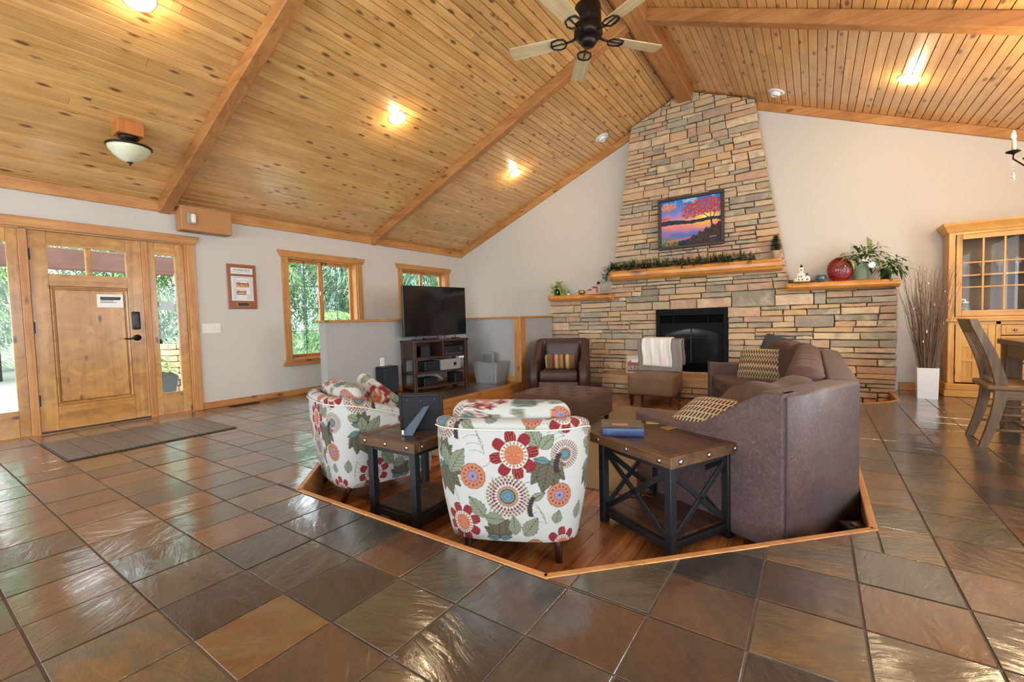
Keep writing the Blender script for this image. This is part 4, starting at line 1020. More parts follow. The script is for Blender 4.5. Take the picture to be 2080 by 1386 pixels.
# local: faces -Y
part('base', MB().rbox((0, -.02, .16), (.60, .74, .2), .03, 4), CHAIRLEATHER, cc, True)
part('seat_cushion', MB().rbox((0, -.06, .335), (.58, .70, .17), .055, 6), CHAIRLEATHER, cc, True)
part('back', MB().rbox((0, .33, .46), (.82, .16, .82), .06, 6), CHAIRLEATHER, cc, True)
o = part('back_cushion', MB().rbox((0, .20, .63), (.60, .19, .50), .08, 7), CHAIRLEATHER, cc, True); o.rotation_euler = (-.14, 0, 0)
for s in (-1, 1):
    prof = [(.40, .03), (-.40, .03)]; K = 18
    for k in range(K+1):
        t = k/K; s_ = max(0, min(1, (t-.30)/.6)); s_ = s_*s_*(3-2*s_); prof.append((-.40+.8*t, .545+(.85-.545)*s_+.012*math.sin(math.pi*min(1, t*3))))
    part('arm', MB().prism(prof[::-1], lambda a, b, e, s=s: (s*(.305+e), a, b), 0, .125, .03, 3, lo=True), CHAIRLEATHER, cc, True)
    for y in (-.33, .33): part('foot', MB().box((s*.36, y, .02), (.05, .05, .04), .004), LEGW, cc)
ST = striped('stripe_cloth', [(0, srgb(120, 84, 52)), (.14, srgb(118, 34, 36)), (.27, srgb(180, 150, 96)), (.4, srgb(122, 88, 54)), (.52, srgb(150, 128, 72)), (.64, srgb(116, 30, 36)), (.76, srgb(190, 158, 96)), (.9, srgb(104, 92, 52))], 3.0, 1)
pillow('lumbar_pillow', (.46, .24, .12), (-3.19, 5.94, PITZ+.535), (.32, 0, math.atan2(-.93, .36)+math.pi/2), ST, 'red and gold striped lumbar pillow on the dark club chair')
sc = thing('slipper_chair', 'armless taupe slipper chair in front of the firebox', 'chair', (-1.80, 6.10, PITZ), .02)
part('seat', MB().rbox((0, -.03, .27), (.60, .58, .27), .035, 7, lambda p: (p[0], p[1], p[2]+(.018*(1-(p[0]/.3)**2)*(1-(p[1]/.29)**2) if p[2] > .05 else 0))), TAUPE, sc, True)
o = part('backrest', MB().rbox((0, .20, .545), (.58, .13, .52), .05, 8), TAUPE, sc, True); o.rotation_euler = (-.12, 0, 0)
part('seat_piping', MB().tube([(-.29, -.31, .385), (.29, -.31, .385), (.29, .2, .385)], .005, 6), mat('piping_brown', srgb(84, 62, 48), .8), sc)
for sx in (-1, 1):
    for sy, y in ((-1, -.27), (1, .21)): part('leg', MB().tube([(sx*.255, y, .15), (sx*.255, y, 0)], [.034, .022], 4), LEGW, sc)
def drape(name, w, zf, zb, th, yoff, m, label, xo, sag, n=26):
    """cloth folded over the chair back: front length down to zf, back down to zb (chair frame)"""
    pts = []; ztop = .815
    fy = lambda z: .135-(z-.55)*-.12-yoff; by = lambda z: .268+(z-.55)*.12+yoff
    K = 30; prof = []
    for k in range(K+1):
        t = k/K
        if t < .45: z = zf+(ztop-zf)*(t/.45); y = fy(z)
        elif t < .55: a = math.pi*(t-.45)/.1; y = (fy(ztop)+by(ztop))/2-(by(ztop)-fy(ztop))/2*math.cos(a); z = ztop+.03*math.sin(a)+yoff
        else: z = ztop-(ztop-zb)*((t-.55)/.45); y = by(z)
        prof.append((y, z, t))
    def surf(d):
        def f(u, v):
            y, z, t = prof[int(round(v*K))]; x = (u-.5)*w; wr = .006*math.sin(u*19+t*5)+.004*math.sin(u*41)
            sgn = -1 if t < .5 else 1
            return (x+xo+.012*math.sin(z*14), y+sgn*(wr+d), z-(sag*(u) if t < .45 else 0)*(1-t/.45 if t < .45 else 0)+(d if .45 <= t <= .55 else 0))
        return f
    m_ = MB(); m_.grid(surf(0), n, K+1); m_.grid(surf(th), n, K+1, flip=True); o1 = (K+1)*n
    A_, B_ = 0, o1
    for i in range(n-1):
        for e in (0, K): m_.f.append((A_+i*(K+1)+e, A_+(i+1)*(K+1)+e, B_+(i+1)*(K+1)+e, B_+i*(K+1)+e))
    for j in range(K):
        for e in (0, n-1): m_.f.append((A_+e*(K+1)+j, A_+e*(K+1)+j+1, B_+e*(K+1)+j+1, B_+e*(K+1)+j))
    return solo(name, m_, m, label, 'blanket', (-1.80, 6.10, PITZ), .02, smooth=True)
KNIT = mat('grey_knit', srgb(138, 128, 120), .95, var=(110, .35), bump=(140, .7))
PLUSH = mat('white_plush', srgb(226, 220, 210), .95, var=(18, .06), bump=(90, .5))
drape('knit_throw', .60, .42, .50, .014, .012, KNIT, 'chunky grey knit throw folded over the slipper chair back', .015, .0)
drape('plush_blanket', .40, .50, .62, .012, .032, PLUSH, 'white plush blanket draped over the grey throw', -.02, .02)
# ================================================================== SCREEN CORNER
d2 = Vector((.2, .98)).normalized(); srz = math.atan2(d2.y, d2.x)       # local x runs along the front, local y to the back
SW, SD, SH = .98, .355, .745
st = thing('media_stand', 'dark stained open shelf media stand under the television', 'media stand', (-4.735, 4.42, 0), srz)
part('top', MB().b2(-.015, SW+.015, -.012, SD, SH-.035, SH, .004), DKWOOD, st)
for x in (0, SW-.05):
    for y in (0, SD-.05): part('leg', MB().b2(x, x+.05, y, y+.05, 0, SH-.035, .003), DKWOOD, st)
for z, n in ((.47, 'shelf'), (.25, 'shelf'), (.035, 'shelf')): part(n, MB().b2(.01, SW-.01, .01, SD-.01, z, z+.028, .003), DKWOOD, st)
part('divider', MB().b2(SW*.52, SW*.52+.025, .01, SD-.02, .498, SH-.035, .002), DKWOOD, st)
for x in (.0, SW-.03): part('side_panel', MB().b2(x+.008, x+.022, .05, SD-.05, .498, SH-.035, .002), DKWOOD, st)
part('back_panel', MB().b2(.05, SW-.05, SD-.02, SD-.008, .498, SH-.035), DKWOOD, st)
def onst(x, y, z): p = Vector((-4.735, 4.42))+d2*x+Vector((-d2.y, d2.x))*y; return (p.x, p.y, z)
# television
scr = NT('screen_glass'); scr.p(col=(.006, .007, .009), rough=.09, spec=.5); scr = scr.m
tv = thing('television', 'large black flat television on the dark media stand', 'television', onst(SW*.53, .16, SH+.0005), srz)
part('panel', MB().b2(-.57, .57, 0, .045, .055, .805, .006), BLACKP, tv); part('screen', MB().b2(-.56, .56, -.002, .001, .067, .795), scr, tv)
for x in (-.36, .36): part('stand_foot', MB().tube([(x, .02, .07), (x, .02, .012)], .008, 6).b2(x-.008, x+.008, -.09, .13, 0, .012, .002), BLACKP, tv)
# things on and in the stand
def gadget(name, sz, x, y, z, m, label, cat, parts=None):
    o = thing(name, label, cat, onst(x, y, z+.0005), srz); part('body', MB().b2(-sz[0]/2, sz[0]/2, 0, sz[1], 0, sz[2], .004), m, o)
    for f in parts or []: f(o)
    return o
def knob(x, z, r, dep=.012, m=CHROME): return lambda o: part('knob', MB().cyl((x, 0, z), (x, -dep, z), r, n=14), m, o)
def strip_(x0, x1, z0, z1, m, n='display'): return lambda o: part(n, MB().b2(x0, x1, -.003, 0, z0, z1), m, o)
gadget('av_receiver', (.38, .28, .14), .73, .02, .498, BLACKP, 'black stereo receiver on the upper right shelf of the media stand', 'receiver', [knob(.12, .09, .022), knob(-.15, .05, .01), strip_(-.12, .05, .085, .12, mat('dark_display', srgb(30, 34, 44), .2)), strip_(-.16, .16, .01, .03, mat('dim_panel', srgb(60, 60, 62), .4), 'trim')])
gadget('subwoofer', (.36, .26, .16), .66, .01, .278, GREYP, 'grey boxy subwoofer with a round port on the middle shelf', 'speaker', [lambda o: part('port', MB().cyl((.07, .002, .08), (.07, -.004, .08), .028, n=20), BLACKP, o)])
gadget('black_box', (.26, .2, .15), .34, .05, .278, BLACKP, 'plain black box left of the grey subwoofer on the middle shelf', 'box')
gadget('white_box', (.10, .09, .05), .87, .02, .4385, WHITEP, 'small white box on the grey subwoofer', 'box')
gadget('games_console', (.24, .24, .12), .30, .03, .063, BLACKP, 'black games console on the bottom shelf', 'console', [strip_(-.06, -.04, .04, .06, CHROME, 'button')])
gadget('tower_case', (.16, .22, .15), .84, .06, .063, BLACKP, 'black upright case at the right of the bottom shelf', 'case')
rg = random.Random(2)
for k in range(10): solo('disc_case', MB().b2(0, .014, 0, .13, 0, .15, .001), mat('case_%d' % (k % 3), (srgb(20, 20, 24), srgb(34, 30, 34), srgb(26, 34, 40))[k % 3], .3), 'dark disc case standing in the row on the upper left shelf', 'disc case', onst(.17+k*.0165, .09, .4985), srz, 'disc cases in the media stand')
m = MB()
for k in range(5): m.tube([onst(.45+.02*k, .25, .09+.03*k), onst(.5+.03*k, .18, .2-.02*k), onst(.56+.02*k, .22, .10), onst(.6+.02*k, .28, .14)], .003, 5)
solo('cable_bundle', m, WHITEP, 'tangle of thin cables hanging behind the bottom shelf', 'cable', smooth=True)
gadget('media_hub', (.13, .06, .06), .52, .02, SH, mat('hub_fabric', srgb(70, 72, 88), .7), 'small grey speaker with a red light in front of the television', 'speaker', [strip_(-.008, .008, .02, .038, mat('hub_dot', srgb(210, 120, 110), .4), 'logo')])
gadget('cable_box', (.18, .10, .03), .31, .01, SH, BLACKP, 'flat black cable box at the left of the stand top', 'box')
gadget('remote_control', (.05, .13, .018), .11, .05, SH, BLACKP, 'black remote control on the left corner of the stand top', 'remote')
# floor speaker, outlet, storage bin
sp = thing('floor_speaker', 'black floor speaker standing left of the media stand', 'speaker', (-4.985, 4.155, 0), .06)
part('cabinet', MB().b2(-.085, .085, -.15, .12, .02, .405, .006), BLACKP, sp); part('grille', MB().b2(.085, .097, -.135, .105, .03, .395, .004), mat('speaker_cloth', srgb(34, 40, 52), .8, bump=(300, .4)), sp); part('plinth', MB().b2(-.07, .07, -.13, .10, 0, .02), BLACKP, sp)
ol = thing('wall_outlet', 'white wall outlet plate above the floor speaker', 'outlet', (-5.097, 4.15, .46))
part('plate', MB().b2(-.002, .004, -.035, .035, -.057, .057, .002), WHITEP, ol)
for z in (-.022, .022): part('socket', MB().b2(.004, .0055, -.017, .017, z-.014, z+.014, .001), mat('socket_ivory', srgb(214, 210, 200), .5), ol)
bn = thing('storage_bin', 'grey plastic storage tote with its lid stood up inside by the half wall', 'storage bin', (-4.40, 5.78, 0), .03)
r0 = [(-.20, -.13), (.20, -.13), (.20, .13), (-.20, .13)]; r1 = [(-.245, -.165), (.245, -.165), (.245, .165), (-.245, .165)]
sq = lambda r, z, i=0: [(a, b, z) for a, b in inset(r, i)]
part('tub', MB().rings([sq(r0, 0), sq(r1, .33), sq(r1, .33, .006), sq(r0, .02, .006)]), GREYP, bn)
part('rim', MB().rings([sq(r1, .315, -.006), sq(r1, .34, -.014), sq(r1, .34, .01), sq(r1, .325, .01), sq(r1, .315, -.006)], cap0=False, cap1=False), GREYP, bn)
for x in (.12, .19): part('rib', MB().b2(x-.02, x+.02, -.158, -.138, .02, .31, .008), GREYP, bn)
li = part('lid', MB().prism([(-.22, 0), (.04, 0), (.04, .25), (.0, .29), (-.18, .29), (-.22, .25)], lambda a, b, d: (a, .04+d, b+.2), 0, .03, .008, 1), GREYP, bn)
part('lid_recess', MB().prism([(-.18, .02), (.0, .02), (.0, .22), (-.03, .25), (-.15, .25), (-.18, .22)], lambda a, b, d: (a, .032+d, b+.2), 0, .006), mat('grey_plastic_dark', srgb(112, 112, 114), .45), li)

# ================================================================== MANTEL AND SHELF PIECES
def leaf_(m, p, d, up_, l, w, bend=.3, n=3):
    p, d = Vector(p), Vector(d).normalized(); s = d.cross(Vector(up_)); s = s.normalized() if s.length > 1e-4 else d.orthogonal().normalized(); nn = s.cross(d)
    vs = []; 
    for k in range(n+1):
        t = k/n; c = p+d*(l*t)-Vector((0, 0, 1))*(bend*l*t*t)+nn*0; ww = w*math.sin(math.pi*(.12+.83*t))/2
        vs += [c-s*ww+nn*ww*.35, c+s*ww+nn*ww*.35]
    m.add(vs, [(2*k, 2*k+1, 2*k+3, 2*k+2) for k in range(n)])
def foliage(rng, c, n, rad, ll, lw, low=-.35, bend=.4, sx=1, sy=1, flat=1):
    m = MB()
    for k in range(n):
        a = rng.uniform(0, 2*math.pi); e = rng.uniform(low, 1.3); r = rad*rng.uniform(.15, 1)
        d = Vector((math.cos(a)*math.cos(e)*sx, math.sin(a)*math.cos(e)*sy, math.sin(e)*flat))
        leaf_(m, Vector(c)+d*r, d+Vector((rng.uniform(-.5, .5), rng.uniform(-.5, .5), rng.uniform(-.3, .5))), (0, 0, 1), ll*rng.uniform(.6, 1.2), lw*rng.uniform(.7, 1.2), bend*rng.uniform(.3, 1.3))
    return m
rf = random.Random(8); Y0 = 7.035
LZ = 1.416; RZs = 1.391
p = thing('trailing_plant', 'bright green trailing plant in a black pot on the left log shelf', 'potted plant', (-3.80, Y0, LZ+.006))
part('pot', MB().lathe([(.036, 0), (.048, .11), (.05, .115), (.044, .112), (.04, .09)], 20), BLACKP, p, True)
part('foliage', foliage(rf, (.01, 0, .12), 130, .14, .065, .04, -.8, .8, 1.2, .5, .9), LEAFL, p)
f = thing('figurine', 'tiny black and white figurine beside the trailing plant', 'figurine', (-3.562, 6.99, LZ))
part('body', MB().lathe([(.016, 0), (.02, .015), (.014, .04), (.001, .052)], 12), WHITEP, f, True); part('hat', MB().lathe([(.017, .036), (.012, .05), (.001, .066)], 12), BLACKP, f, True)
solo('votive_holder', MB().lathe([(.03, 0), (.058, .025), (.064, .045), (.052, .072), (.04, .078), (.036, .072), (.046, .045)], 20), mat('mercury_glass', srgb(176, 140, 70), .25, metal=.8, var=(40, .4)), 'round gold mercury glass votive on the left log shelf', 'candle holder', (-3.317, 7.0, LZ-.006), smooth=True)
PINK = mat('pink_stone', srgb(206, 156, 138), .8, var=(30, .15)); ROOF = mat('roof_red', srgb(150, 70, 60), .7)
b = thing('lighthouse_model', 'pink model lighthouse with keeper house on the left log shelf', 'figurine', (-3.08, 7.0, LZ-.012))
part('base', MB().b2(-.13, .14, -.045, .045, 0, .012, .003), PINK, b); part('house', MB().b2(-.12, -.04, -.03, .03, .012, .065).b2(-.04, .04, -.03, .035, .012, .10), PINK, b)
part('roof', MB().prism([(-.125, .065), (-.035, .065), (-.08, .095)], lambda a, c, d: (a, -.035+d, c), 0, .07).prism([(-.045, .10), (.04, .10), (0, .135)], lambda a, c, d: (a, -.035+d, c), 0, .07), ROOF, b)
part('tower', MB().lathe([(.042, .01), (.034, .15), (.042, .155), (.042, .162)], 14, (.075, 0, 0)), PINK, b, True); part('lantern', MB().lathe([(.026, .162), (.026, .185), (.034, .187), (.001, .215)], 12, (.075, 0, 0)), BLACKP, b, True)
for z in (.05, .10): part('window', MB().box((.075, -.04, z), (.012, .008, .018)), BLACKP, b)
for k, (c, w) in enumerate(((srgb(60, 60, 84), .16), (srgb(214, 206, 200), .14))):
    solo('pamphlet', MB().box((0, 0, .003), (w, .09, .006), .001), mat('pamphlet_%d' % k, c, .5), ('dark pamphlet lying under the white one on the left log shelf', 'white pamphlet on top of the dark one at the shelf end')[k], 'pamphlet', (-2.90+.03*k, 6.985, LZ-.015+.007*k), .1*k)
# right shelf
s_ = thing('trinket', 'small dark trinket with a cord at the left end of the right log shelf', 'trinket', (-.27, 7.0, RZs+.009)); part('body', MB().rbox((0, 0, .018), (.06, .05, .036), .012, 3), BLACKP, s_, True); part('cord', MB().tube([(.02, -.02, .012), (.03, -.055, -.0), (.025, -.066, -.04), (-.01, -.068, -.08), (-.05, -.06, -.05)], .002, 5), BLACKP, s_)
WHT = mat('white_model', srgb(226, 216, 196), .7)
lh = thing('lighthouse_model', 'white model lighthouse station on the right log shelf', 'figurine', (-.14, 7.01, RZs+.006))
part('base', MB().lathe([(.10, 0), (.095, .012), (.001, .014)], 20), mat('model_base', srgb(150, 112, 70), .8), lh, True)
part('house', MB().b2(-.06, .03, -.035, .035, .012, .10).b2(.03, .085, -.03, .03, .012, .06).b2(-.085, -.06, -.025, .025, .012, .055), WHT, lh)
part('roof', MB().prism([(-.066, .10), (.036, .10), (-.015, .145)], lambda a, c, d: (a, -.04+d, c), 0, .08).prism([(.025, .06), (.09, .06), (.055, .085)], lambda a, c, d: (a, -.034+d, c), 0, .068), WHT, lh)
part('tower', MB().b2(-.035, .01, -.02, .02, .12, .19, .002).b2(-.042, .017, -.027, .027, .19, .196), WHT, lh); part('lantern', MB().lathe([(.014, .196), (.014, .212), (.02, .214), (.001, .235)], 10, (-.012, 0, 0)), BLACKP, lh, True)
for x, z in ((-.04, .075), (-.01, .075), (-.04, .035), (0, .035), (.055, .035), (-.012, .16)): part('window', MB().box((x, -.036 if z < .15 else -.021, z), (.014, .004, .018)), BLACKP, lh)
part('shrub', foliage(rf, (.05, -.02, .09), 22, .02, .02, .014), LEAFD, lh)
solo('trinket', MB().rbox((0, 0, .012), (.05, .03, .024), .006, 3), BLACKP, 'flat dark trinket between the white lighthouse and the blue bowl', 'trinket', (-.03, 6.985, RZs+.003), smooth=True)
solo('ceramic_bowl', MB().lathe([(.035, 0), (.058, .02), (.064, .045), (.056, .075), (.042, .088), (.036, .084), (.05, .05)], 24), mat('blue_glaze', srgb(70, 84, 96), .2, coat=.5, var=(9, .35)), 'small round blue glazed pot beside the red vase', 'pot', (.058, 6.985, RZs+.001), smooth=True)
REDG = NT('red_pebbled_glaze'); _v = REDG.n('TexVoronoi', {'Vector': REDG.obj(), 'Scale': 75}).outputs[0]; REDG.p(col=REDG.mix(_v, srgb(150, 18, 26), srgb(96, 8, 14)), rough=.25, coat=.5); REDG.bump(_v, .8, .006); REDG = REDG.m
rv = thing('red_round_vase', 'large round red pebbled vase on the right log shelf', 'vase', (.26, 7.03, RZs-.005))
part('body', MB().lathe([(.05, 0), (.075, .008), (.115, .05), (.136, .11), (.14, .155), (.13, .21), (.105, .255), (.07, .285), (.045, .298), (.03, .296), (.05, .28)], 32, M=Matrix.Scale(.62, 4, (0, 1, 0))), REDG, rv, True)
gp = thing('green_pot_plant', 'green textured pot of variegated leaves and white flowers on the right log shelf', 'potted plant', (.465, 7.03, RZs-.008))
part('pot', MB().lathe([(.062, 0), (.07, .01), (.092, .19), (.098, .2), (.09, .2), (.08, .17)], 24, M=Matrix.Scale(.72, 4, (0, 1, 0))), mat('sage_glaze', srgb(110, 124, 96), .45, var=(60, .25), bump=(45, .7)), gp, True)
part('foliage', foliage(rf, (.02, -.03, .24), 150, .20, .10, .036, -.5, .7, 1.1, .5, .9), LEAFD, gp)
m = foliage(rf, (-.15, -.05, .26), 46, .10, .10, .03, -.9, .9, 1.2, .4, .6); m2 = foliage(rf, (.10, -.06, .28), 60, .15, .09, .032, -.6, .8, 1.1, .4, 1.0)
for k in range(16): leaf_(m2, (.08+.02*rf.uniform(-1, 1), -.02, .36+.008*k), (rf.uniform(-.6, .6), -.3, .9), (0, 1, 0), .05, .022, 0)
m.add(m2.v, m2.f); part('variegated_leaves', m, LEAFV, gp)
m = MB()
for k in range(11): a = k*.571; leaf_(m, (.10, -.12, .17), (math.cos(a), -.25, math.sin(a)), (0, 1, 0), .045, .016, 0)
part('daisy_petals', m, mat('petal_white', srgb(236, 236, 236), .6), gp)
m = MB()
for k in range(30): a, r = rf.uniform(0, 6.3), rf.uniform(0, .06); m.box((r*math.cos(a)+.03, -.09+rf.uniform(-.02, .02), .235+r*math.sin(a)*.6), (.012, .01, .012), .003)
part('small_blossoms', m, MATS['petal_white'], gp)
bp_ = thing('fern_pot', 'dark green fern in a black pot at the right end of the log shelf', 'potted plant', (.70, 7.02, RZs-.012))
part('pot', MB().lathe([(.044, 0), (.05, .12), (.052, .13), (.046, .128), (.042, .1)], 20), BLACKP, bp_, True)
part('foliage', foliage(rf, (.06, -.01, .15), 150, .15, .07, .03, -.9, .8, 1.1, .5, .8), LEAFD, bp_)
# mantel garland
gd = thing('pine_garland', 'evergreen garland with berries lying along the mantel log', 'garland', (-1.7, 7.02, 1.765))
rgn = random.Random(31); path = [(-1.17, -.02, -.16), (-1.14, -.06, -.05), (-1.08, -.03, .02)]+[(-1.0+k*.105, .01*math.sin(k*1.7)-.02, .03+.012*math.sin(k*2.3)-.0009*k*2) for k in range(20)]
part('stem', MB().tube(path, .006, 5), LEGW, gd); m = MB()
for i in range(len(path)-1):
    a, c = Vector(path[i]), Vector(path[i+1]); ax = (c-a).normalized()
    for k in range(32):
        q = a.lerp(c, rgn.random()); d = Vector((rgn.uniform(-1, 1), rgn.uniform(-.7, .2), rgn.uniform(-.25, 1))).normalized(); d = (d+ax*rgn.uniform(-.8, .8)).normalized(); L_ = rgn.uniform(.07, .14)
        for j in range(11):
            t = j/11; dd = (d*.7+Vector((rgn.uniform(-1, 1), rgn.uniform(-1, 1), rgn.uniform(-1, 1)))*.55).normalized(); leaf_(m, q+d*L_*t, dd, (0, 0, 1), .038, .017, .1, 1)
o = part('needles', m, NEEDLE, gd); o['kind'] = 'stuff'; m = MB()
for k in range(34): q = Vector(path[rgn.randrange(3, len(path))]); m.rbox(q+Vector((rgn.uniform(-.05, .05), -.04, rgn.uniform(.0, .05))), (.012, .012, .012), .006, 1)
part('berries', m, mat('cream_berry', srgb(190, 176, 120), .5), gd, True)
for k in (13, 6, 18): q = Vector(path[k])+Vector((0, -.03, .03)); part('pine_cone', MB().lathe([(.004, 0), (.026, .012), (.03, .03), (.02, .055), (.004, .07)], 10, q), mat('cone_brown', srgb(74, 46, 28), .8, bump=(120, .8)), gd)
mt = thing('miniature_pine', 'little potted pine at the right end of the mantel', 'potted plant', (-.445, 7.03, 1.745))
part('pot', MB().lathe([(.04, 0), (.055, .09), (.06, .1), (.05, .1)], 18), mat('buff_pot', srgb(178, 146, 108), .8, var=(20, .2)), mt, True); m = MB()
for k in range(900):
    t = rgn.random(); r = .075*(1-t)**.8+.008; a = rgn.uniform(0, 6.3); leaf_(m, (r*.5*math.cos(a), r*.5*math.sin(a), .1+.20*t), (math.cos(a), math.sin(a), .5), (0, 0, 1), .055*(1-.4*t), .018, .1, 1)
o = part('needles', m, NEEDLE, mt)
# painting over the mantel
def painting(w, h):
    x, y = np.meshgrid(np.linspace(0, 1, w), np.linspace(0, 1, h)); rr = np.random.RandomState(4)
    def nz(s, k):
        g = rr.rand(s+2, s+2); a, b = x*s, y*s; i, j = a.astype(int), b.astype(int); fa, fb = a-i, b-j
        return g[j, i]*(1-fa)*(1-fb)+g[j, i+1]*fa*(1-fb)+g[j+1, i]*(1-fa)*fb+g[j+1, i+1]*fa*fb
    n1, n2, n3 = nz(9, 0), nz(28, 1), nz(70, 2); im = np.zeros((h, w, 3))
    def lerp(a, b, t): t = np.clip(t, 0, 1)[..., None]; return np.array(srgb(*a))*(1-t)+np.array(srgb(*b))*t
    sky = lerp((238, 150, 120), (120, 130, 200), (y-.5)/.2+(n1-.5)*.8); sky = np.where((y > .74)[..., None], lerp((110, 130, 205), (36, 120, 200), (y-.74)/.2+(n1-.5)), sky)
    cl_ = np.clip((n1*.6+n2*.4-.52)*6, 0, 1)*(y > .8); sky = sky*(1-cl_[..., None])+np.array(srgb(150, 200, 235))*cl_[..., None]
    sun = np.exp(-(((x-.78)/.22)**2+((y-.56)/.09)**2)); sky = sky*(1-sun[..., None])+np.array(srgb(255, 214, 60))*sun[..., None]
    core = np.exp(-(((x-.76)/.05)**2+((y-.58)/.03)**2)); sky = sky*(1-core[..., None])+np.array(srgb(255, 250, 190))*core[..., None]; im[:] = sky
    hz = .50+.012*np.sin(x*9)+(n2-.5)*.02
    wat = lerp((90, 110, 190), (236, 140, 130), (y-.22)/.2+(n1-.5)*.7); gl_ = np.exp(-((x-.74)/.2)**2)*np.clip((y-.3)/.15, 0, 1); wat = wat*(1-gl_[..., None])+np.array(srgb(250, 190, 70))*gl_[..., None]
    st_ = (np.sin(y*150+n2*5) > .75)[..., None]; wat = np.where(st_, wat*.75, wat); im = np.where((y < hz)[..., None], wat, im)
    hill = (y < hz+.035+.03*np.exp(-((x-.1)/.25)**2)) & (y > hz-.035); im[hill] = srgb(34, 40, 50)
    bank = y < (.10+.30*np.clip((x-.42)/.5, 0, 1)+.03*np.sin(x*60)*(x > .5)+(n3-.5)*.05); gr = lerp((20, 14, 12), (116, 64, 34), (n3-.3)*1.0*(x > .45)); im = np.where(bank[..., None], gr, im)
    gra = (y < .2) & (x < .3) & (n3 > .4); im[gra] = srgb(120, 130, 50)
    dock = (np.abs(y-(.10+.14*(x-.1))) < .018) & (x > .1) & (x < .5); im[dock] = srgb(196, 110, 84)
    for a0, b0, a1, b1, t in ((.88, .2, .84, .5, .012), (.84, .5, .70, .66, .007), (.85, .45, .93, .68, .007), (.83, .5, .84, .72, .006), (.75, .6, .62, .64, .004)):
        tt = np.clip(((x-a0)*(a1-a0)+(y-b0)*(b1-b0))/((a1-a0)**2+(b1-b0)**2), 0, 1); im[np.hypot(x-a0-tt*(a1-a0), y-b0-tt*(b1-b0)) < t] = srgb(46, 26, 24)
    cr0 = ((x-.78)/.40)**2+((y-.80)/.17)**2; crown = ((cr0 < 1+(n2-.5)*1.2) & (n3 > .36)) | ((((x-.52)/.18)**2+((y-.66)/.09)**2 < 1+(n2-.5)) & (n3 > .45)); cc_ = lerp((130, 14, 28), (226, 84, 48), (n3-.35)*1.9); im = np.where(crown[..., None], cc_, im)
    tl = (((x-.1)/.17)**2+((y-.86)/.10)**2 < 1+(n2-.5)*1.4) & (n3 > .42); im = np.where(tl[..., None], lerp((190, 60, 20), (250, 150, 50), (n3-.4)*2.4), im)
    tl2 = (((x-.05)/.09)**2+((y-.62)/.03)**2 < 1+(n2-.5)) & (n3 > .4); im[tl2] = srgb(214, 60, 40); return im
pt = thing('landscape_painting', 'framed sunset lake painting with a red autumn tree hung on the chimney', 'painting', (-1.557, 7.105, 2.415)); PWd, PHt = .94, .775
m = MB(); t = .045
for a, c, e, g_ in ((-PWd/2, PWd/2, PHt/2-t, PHt/2), (-PWd/2, PWd/2, -PHt/2, -PHt/2+t), (-PWd/2, -PWd/2+t, -PHt/2+t, PHt/2-t), (PWd/2-t, PWd/2, -PHt/2+t, PHt/2-t)): m.b2(a, c, -.035, .01, e, g_, .006)
part('frame', m, mat('dark_frame', srgb(48, 34, 28), .45, var=(30, .2)), pt)
nx, nzv = 260, 200; PI_ = painting(nx, nzv); m = MB().grid(lambda a, c: (-(PWd/2-t)+a*(PWd-2*t), -.012, -(PHt/2-t)+c*(PHt-2*t)), nx, nzv)
me = m.mesh('canvas'); me.materials.append(vcol('oil_paint', .4, (80, .15))); paint(me, PI_.transpose(1, 0, 2).reshape(-1, 3)); part('canvas', me, None, pt)
m = MB().tube([(.27, -.014, -.262), (.285, -.014, -.25), (.29, -.014, -.264), (.30, -.014, -.252), (.31, -.014, -.264), (.325, -.014, -.25), (.335, -.014, -.263), (.36, -.014, -.258)], .0025, 5); part('signature', m, WHITEP, pt)
# family photo on the hearth
hp = thing('family_photo', 'pale wood framed colour photo leaning on the hearth', 'photograph', (-2.378, 6.86, HT+.001)); T = Matrix.Rotation(-.12, 4, 'X')
m = MB(); a, c, t = .125, .29, .022
m.b2(-a, a, 0, .015, 0, t, .002, T).b2(-a, a, 0, .015, c-t, c, .002, T).b2(-a, -a+t, 0, .015, t, c-t, .002, T).b2(a-t, a, 0, .015, t, c-t, .002, T); part('frame', m, mat('pale_wood', srgb(206, 176, 128), .5), hp)
def snap(w, h, seed, pal):
    rr = np.random.RandomState(seed); g = rr.rand(h, w, 1); im = np.zeros((h, w, 3)); y = np.linspace(0, 1, h)[:, None, None]; x = np.linspace(0, 1, w)[None, :, None]
    im[:] = srgb(206, 196, 184); P_ = [np.array(srgb(*c)) for c in pal]; im = np.where(y < .45, P_[int(rr.randint(len(P_)))]*(.5+g), im)
    k = (g*len(P_)).astype(int)[..., 0]; cro = np.array(P_)[k]; im = np.where((y < .42) & (y > .1), cro, im); roof = (y > .45) & (y < .85-.5*np.abs(x-.5)); im = np.where(roof, np.array(srgb(150, 84, 44))*(.7+.5*g), im)
    im = np.where((np.abs(x-.55) < .25) & (np.abs(y-.72) < .1), np.array(srgb(230, 228, 224)), im); return im
m = MB().grid(lambda u_, v_: (-a+t+u_*(2*a-2*t), .004, t+v_*(c-2*t)), 30, 36, T); me = m.mesh('print'); me.materials.append(vcol('photo_print', .35)); paint(me, snap(30, 36, 3, [(206, 150, 120), (120, 60, 50), (90, 100, 120), (220, 200, 180), (60, 50, 60)]).transpose(1, 0, 2).reshape(-1, 3)); part('print', me, None, hp)
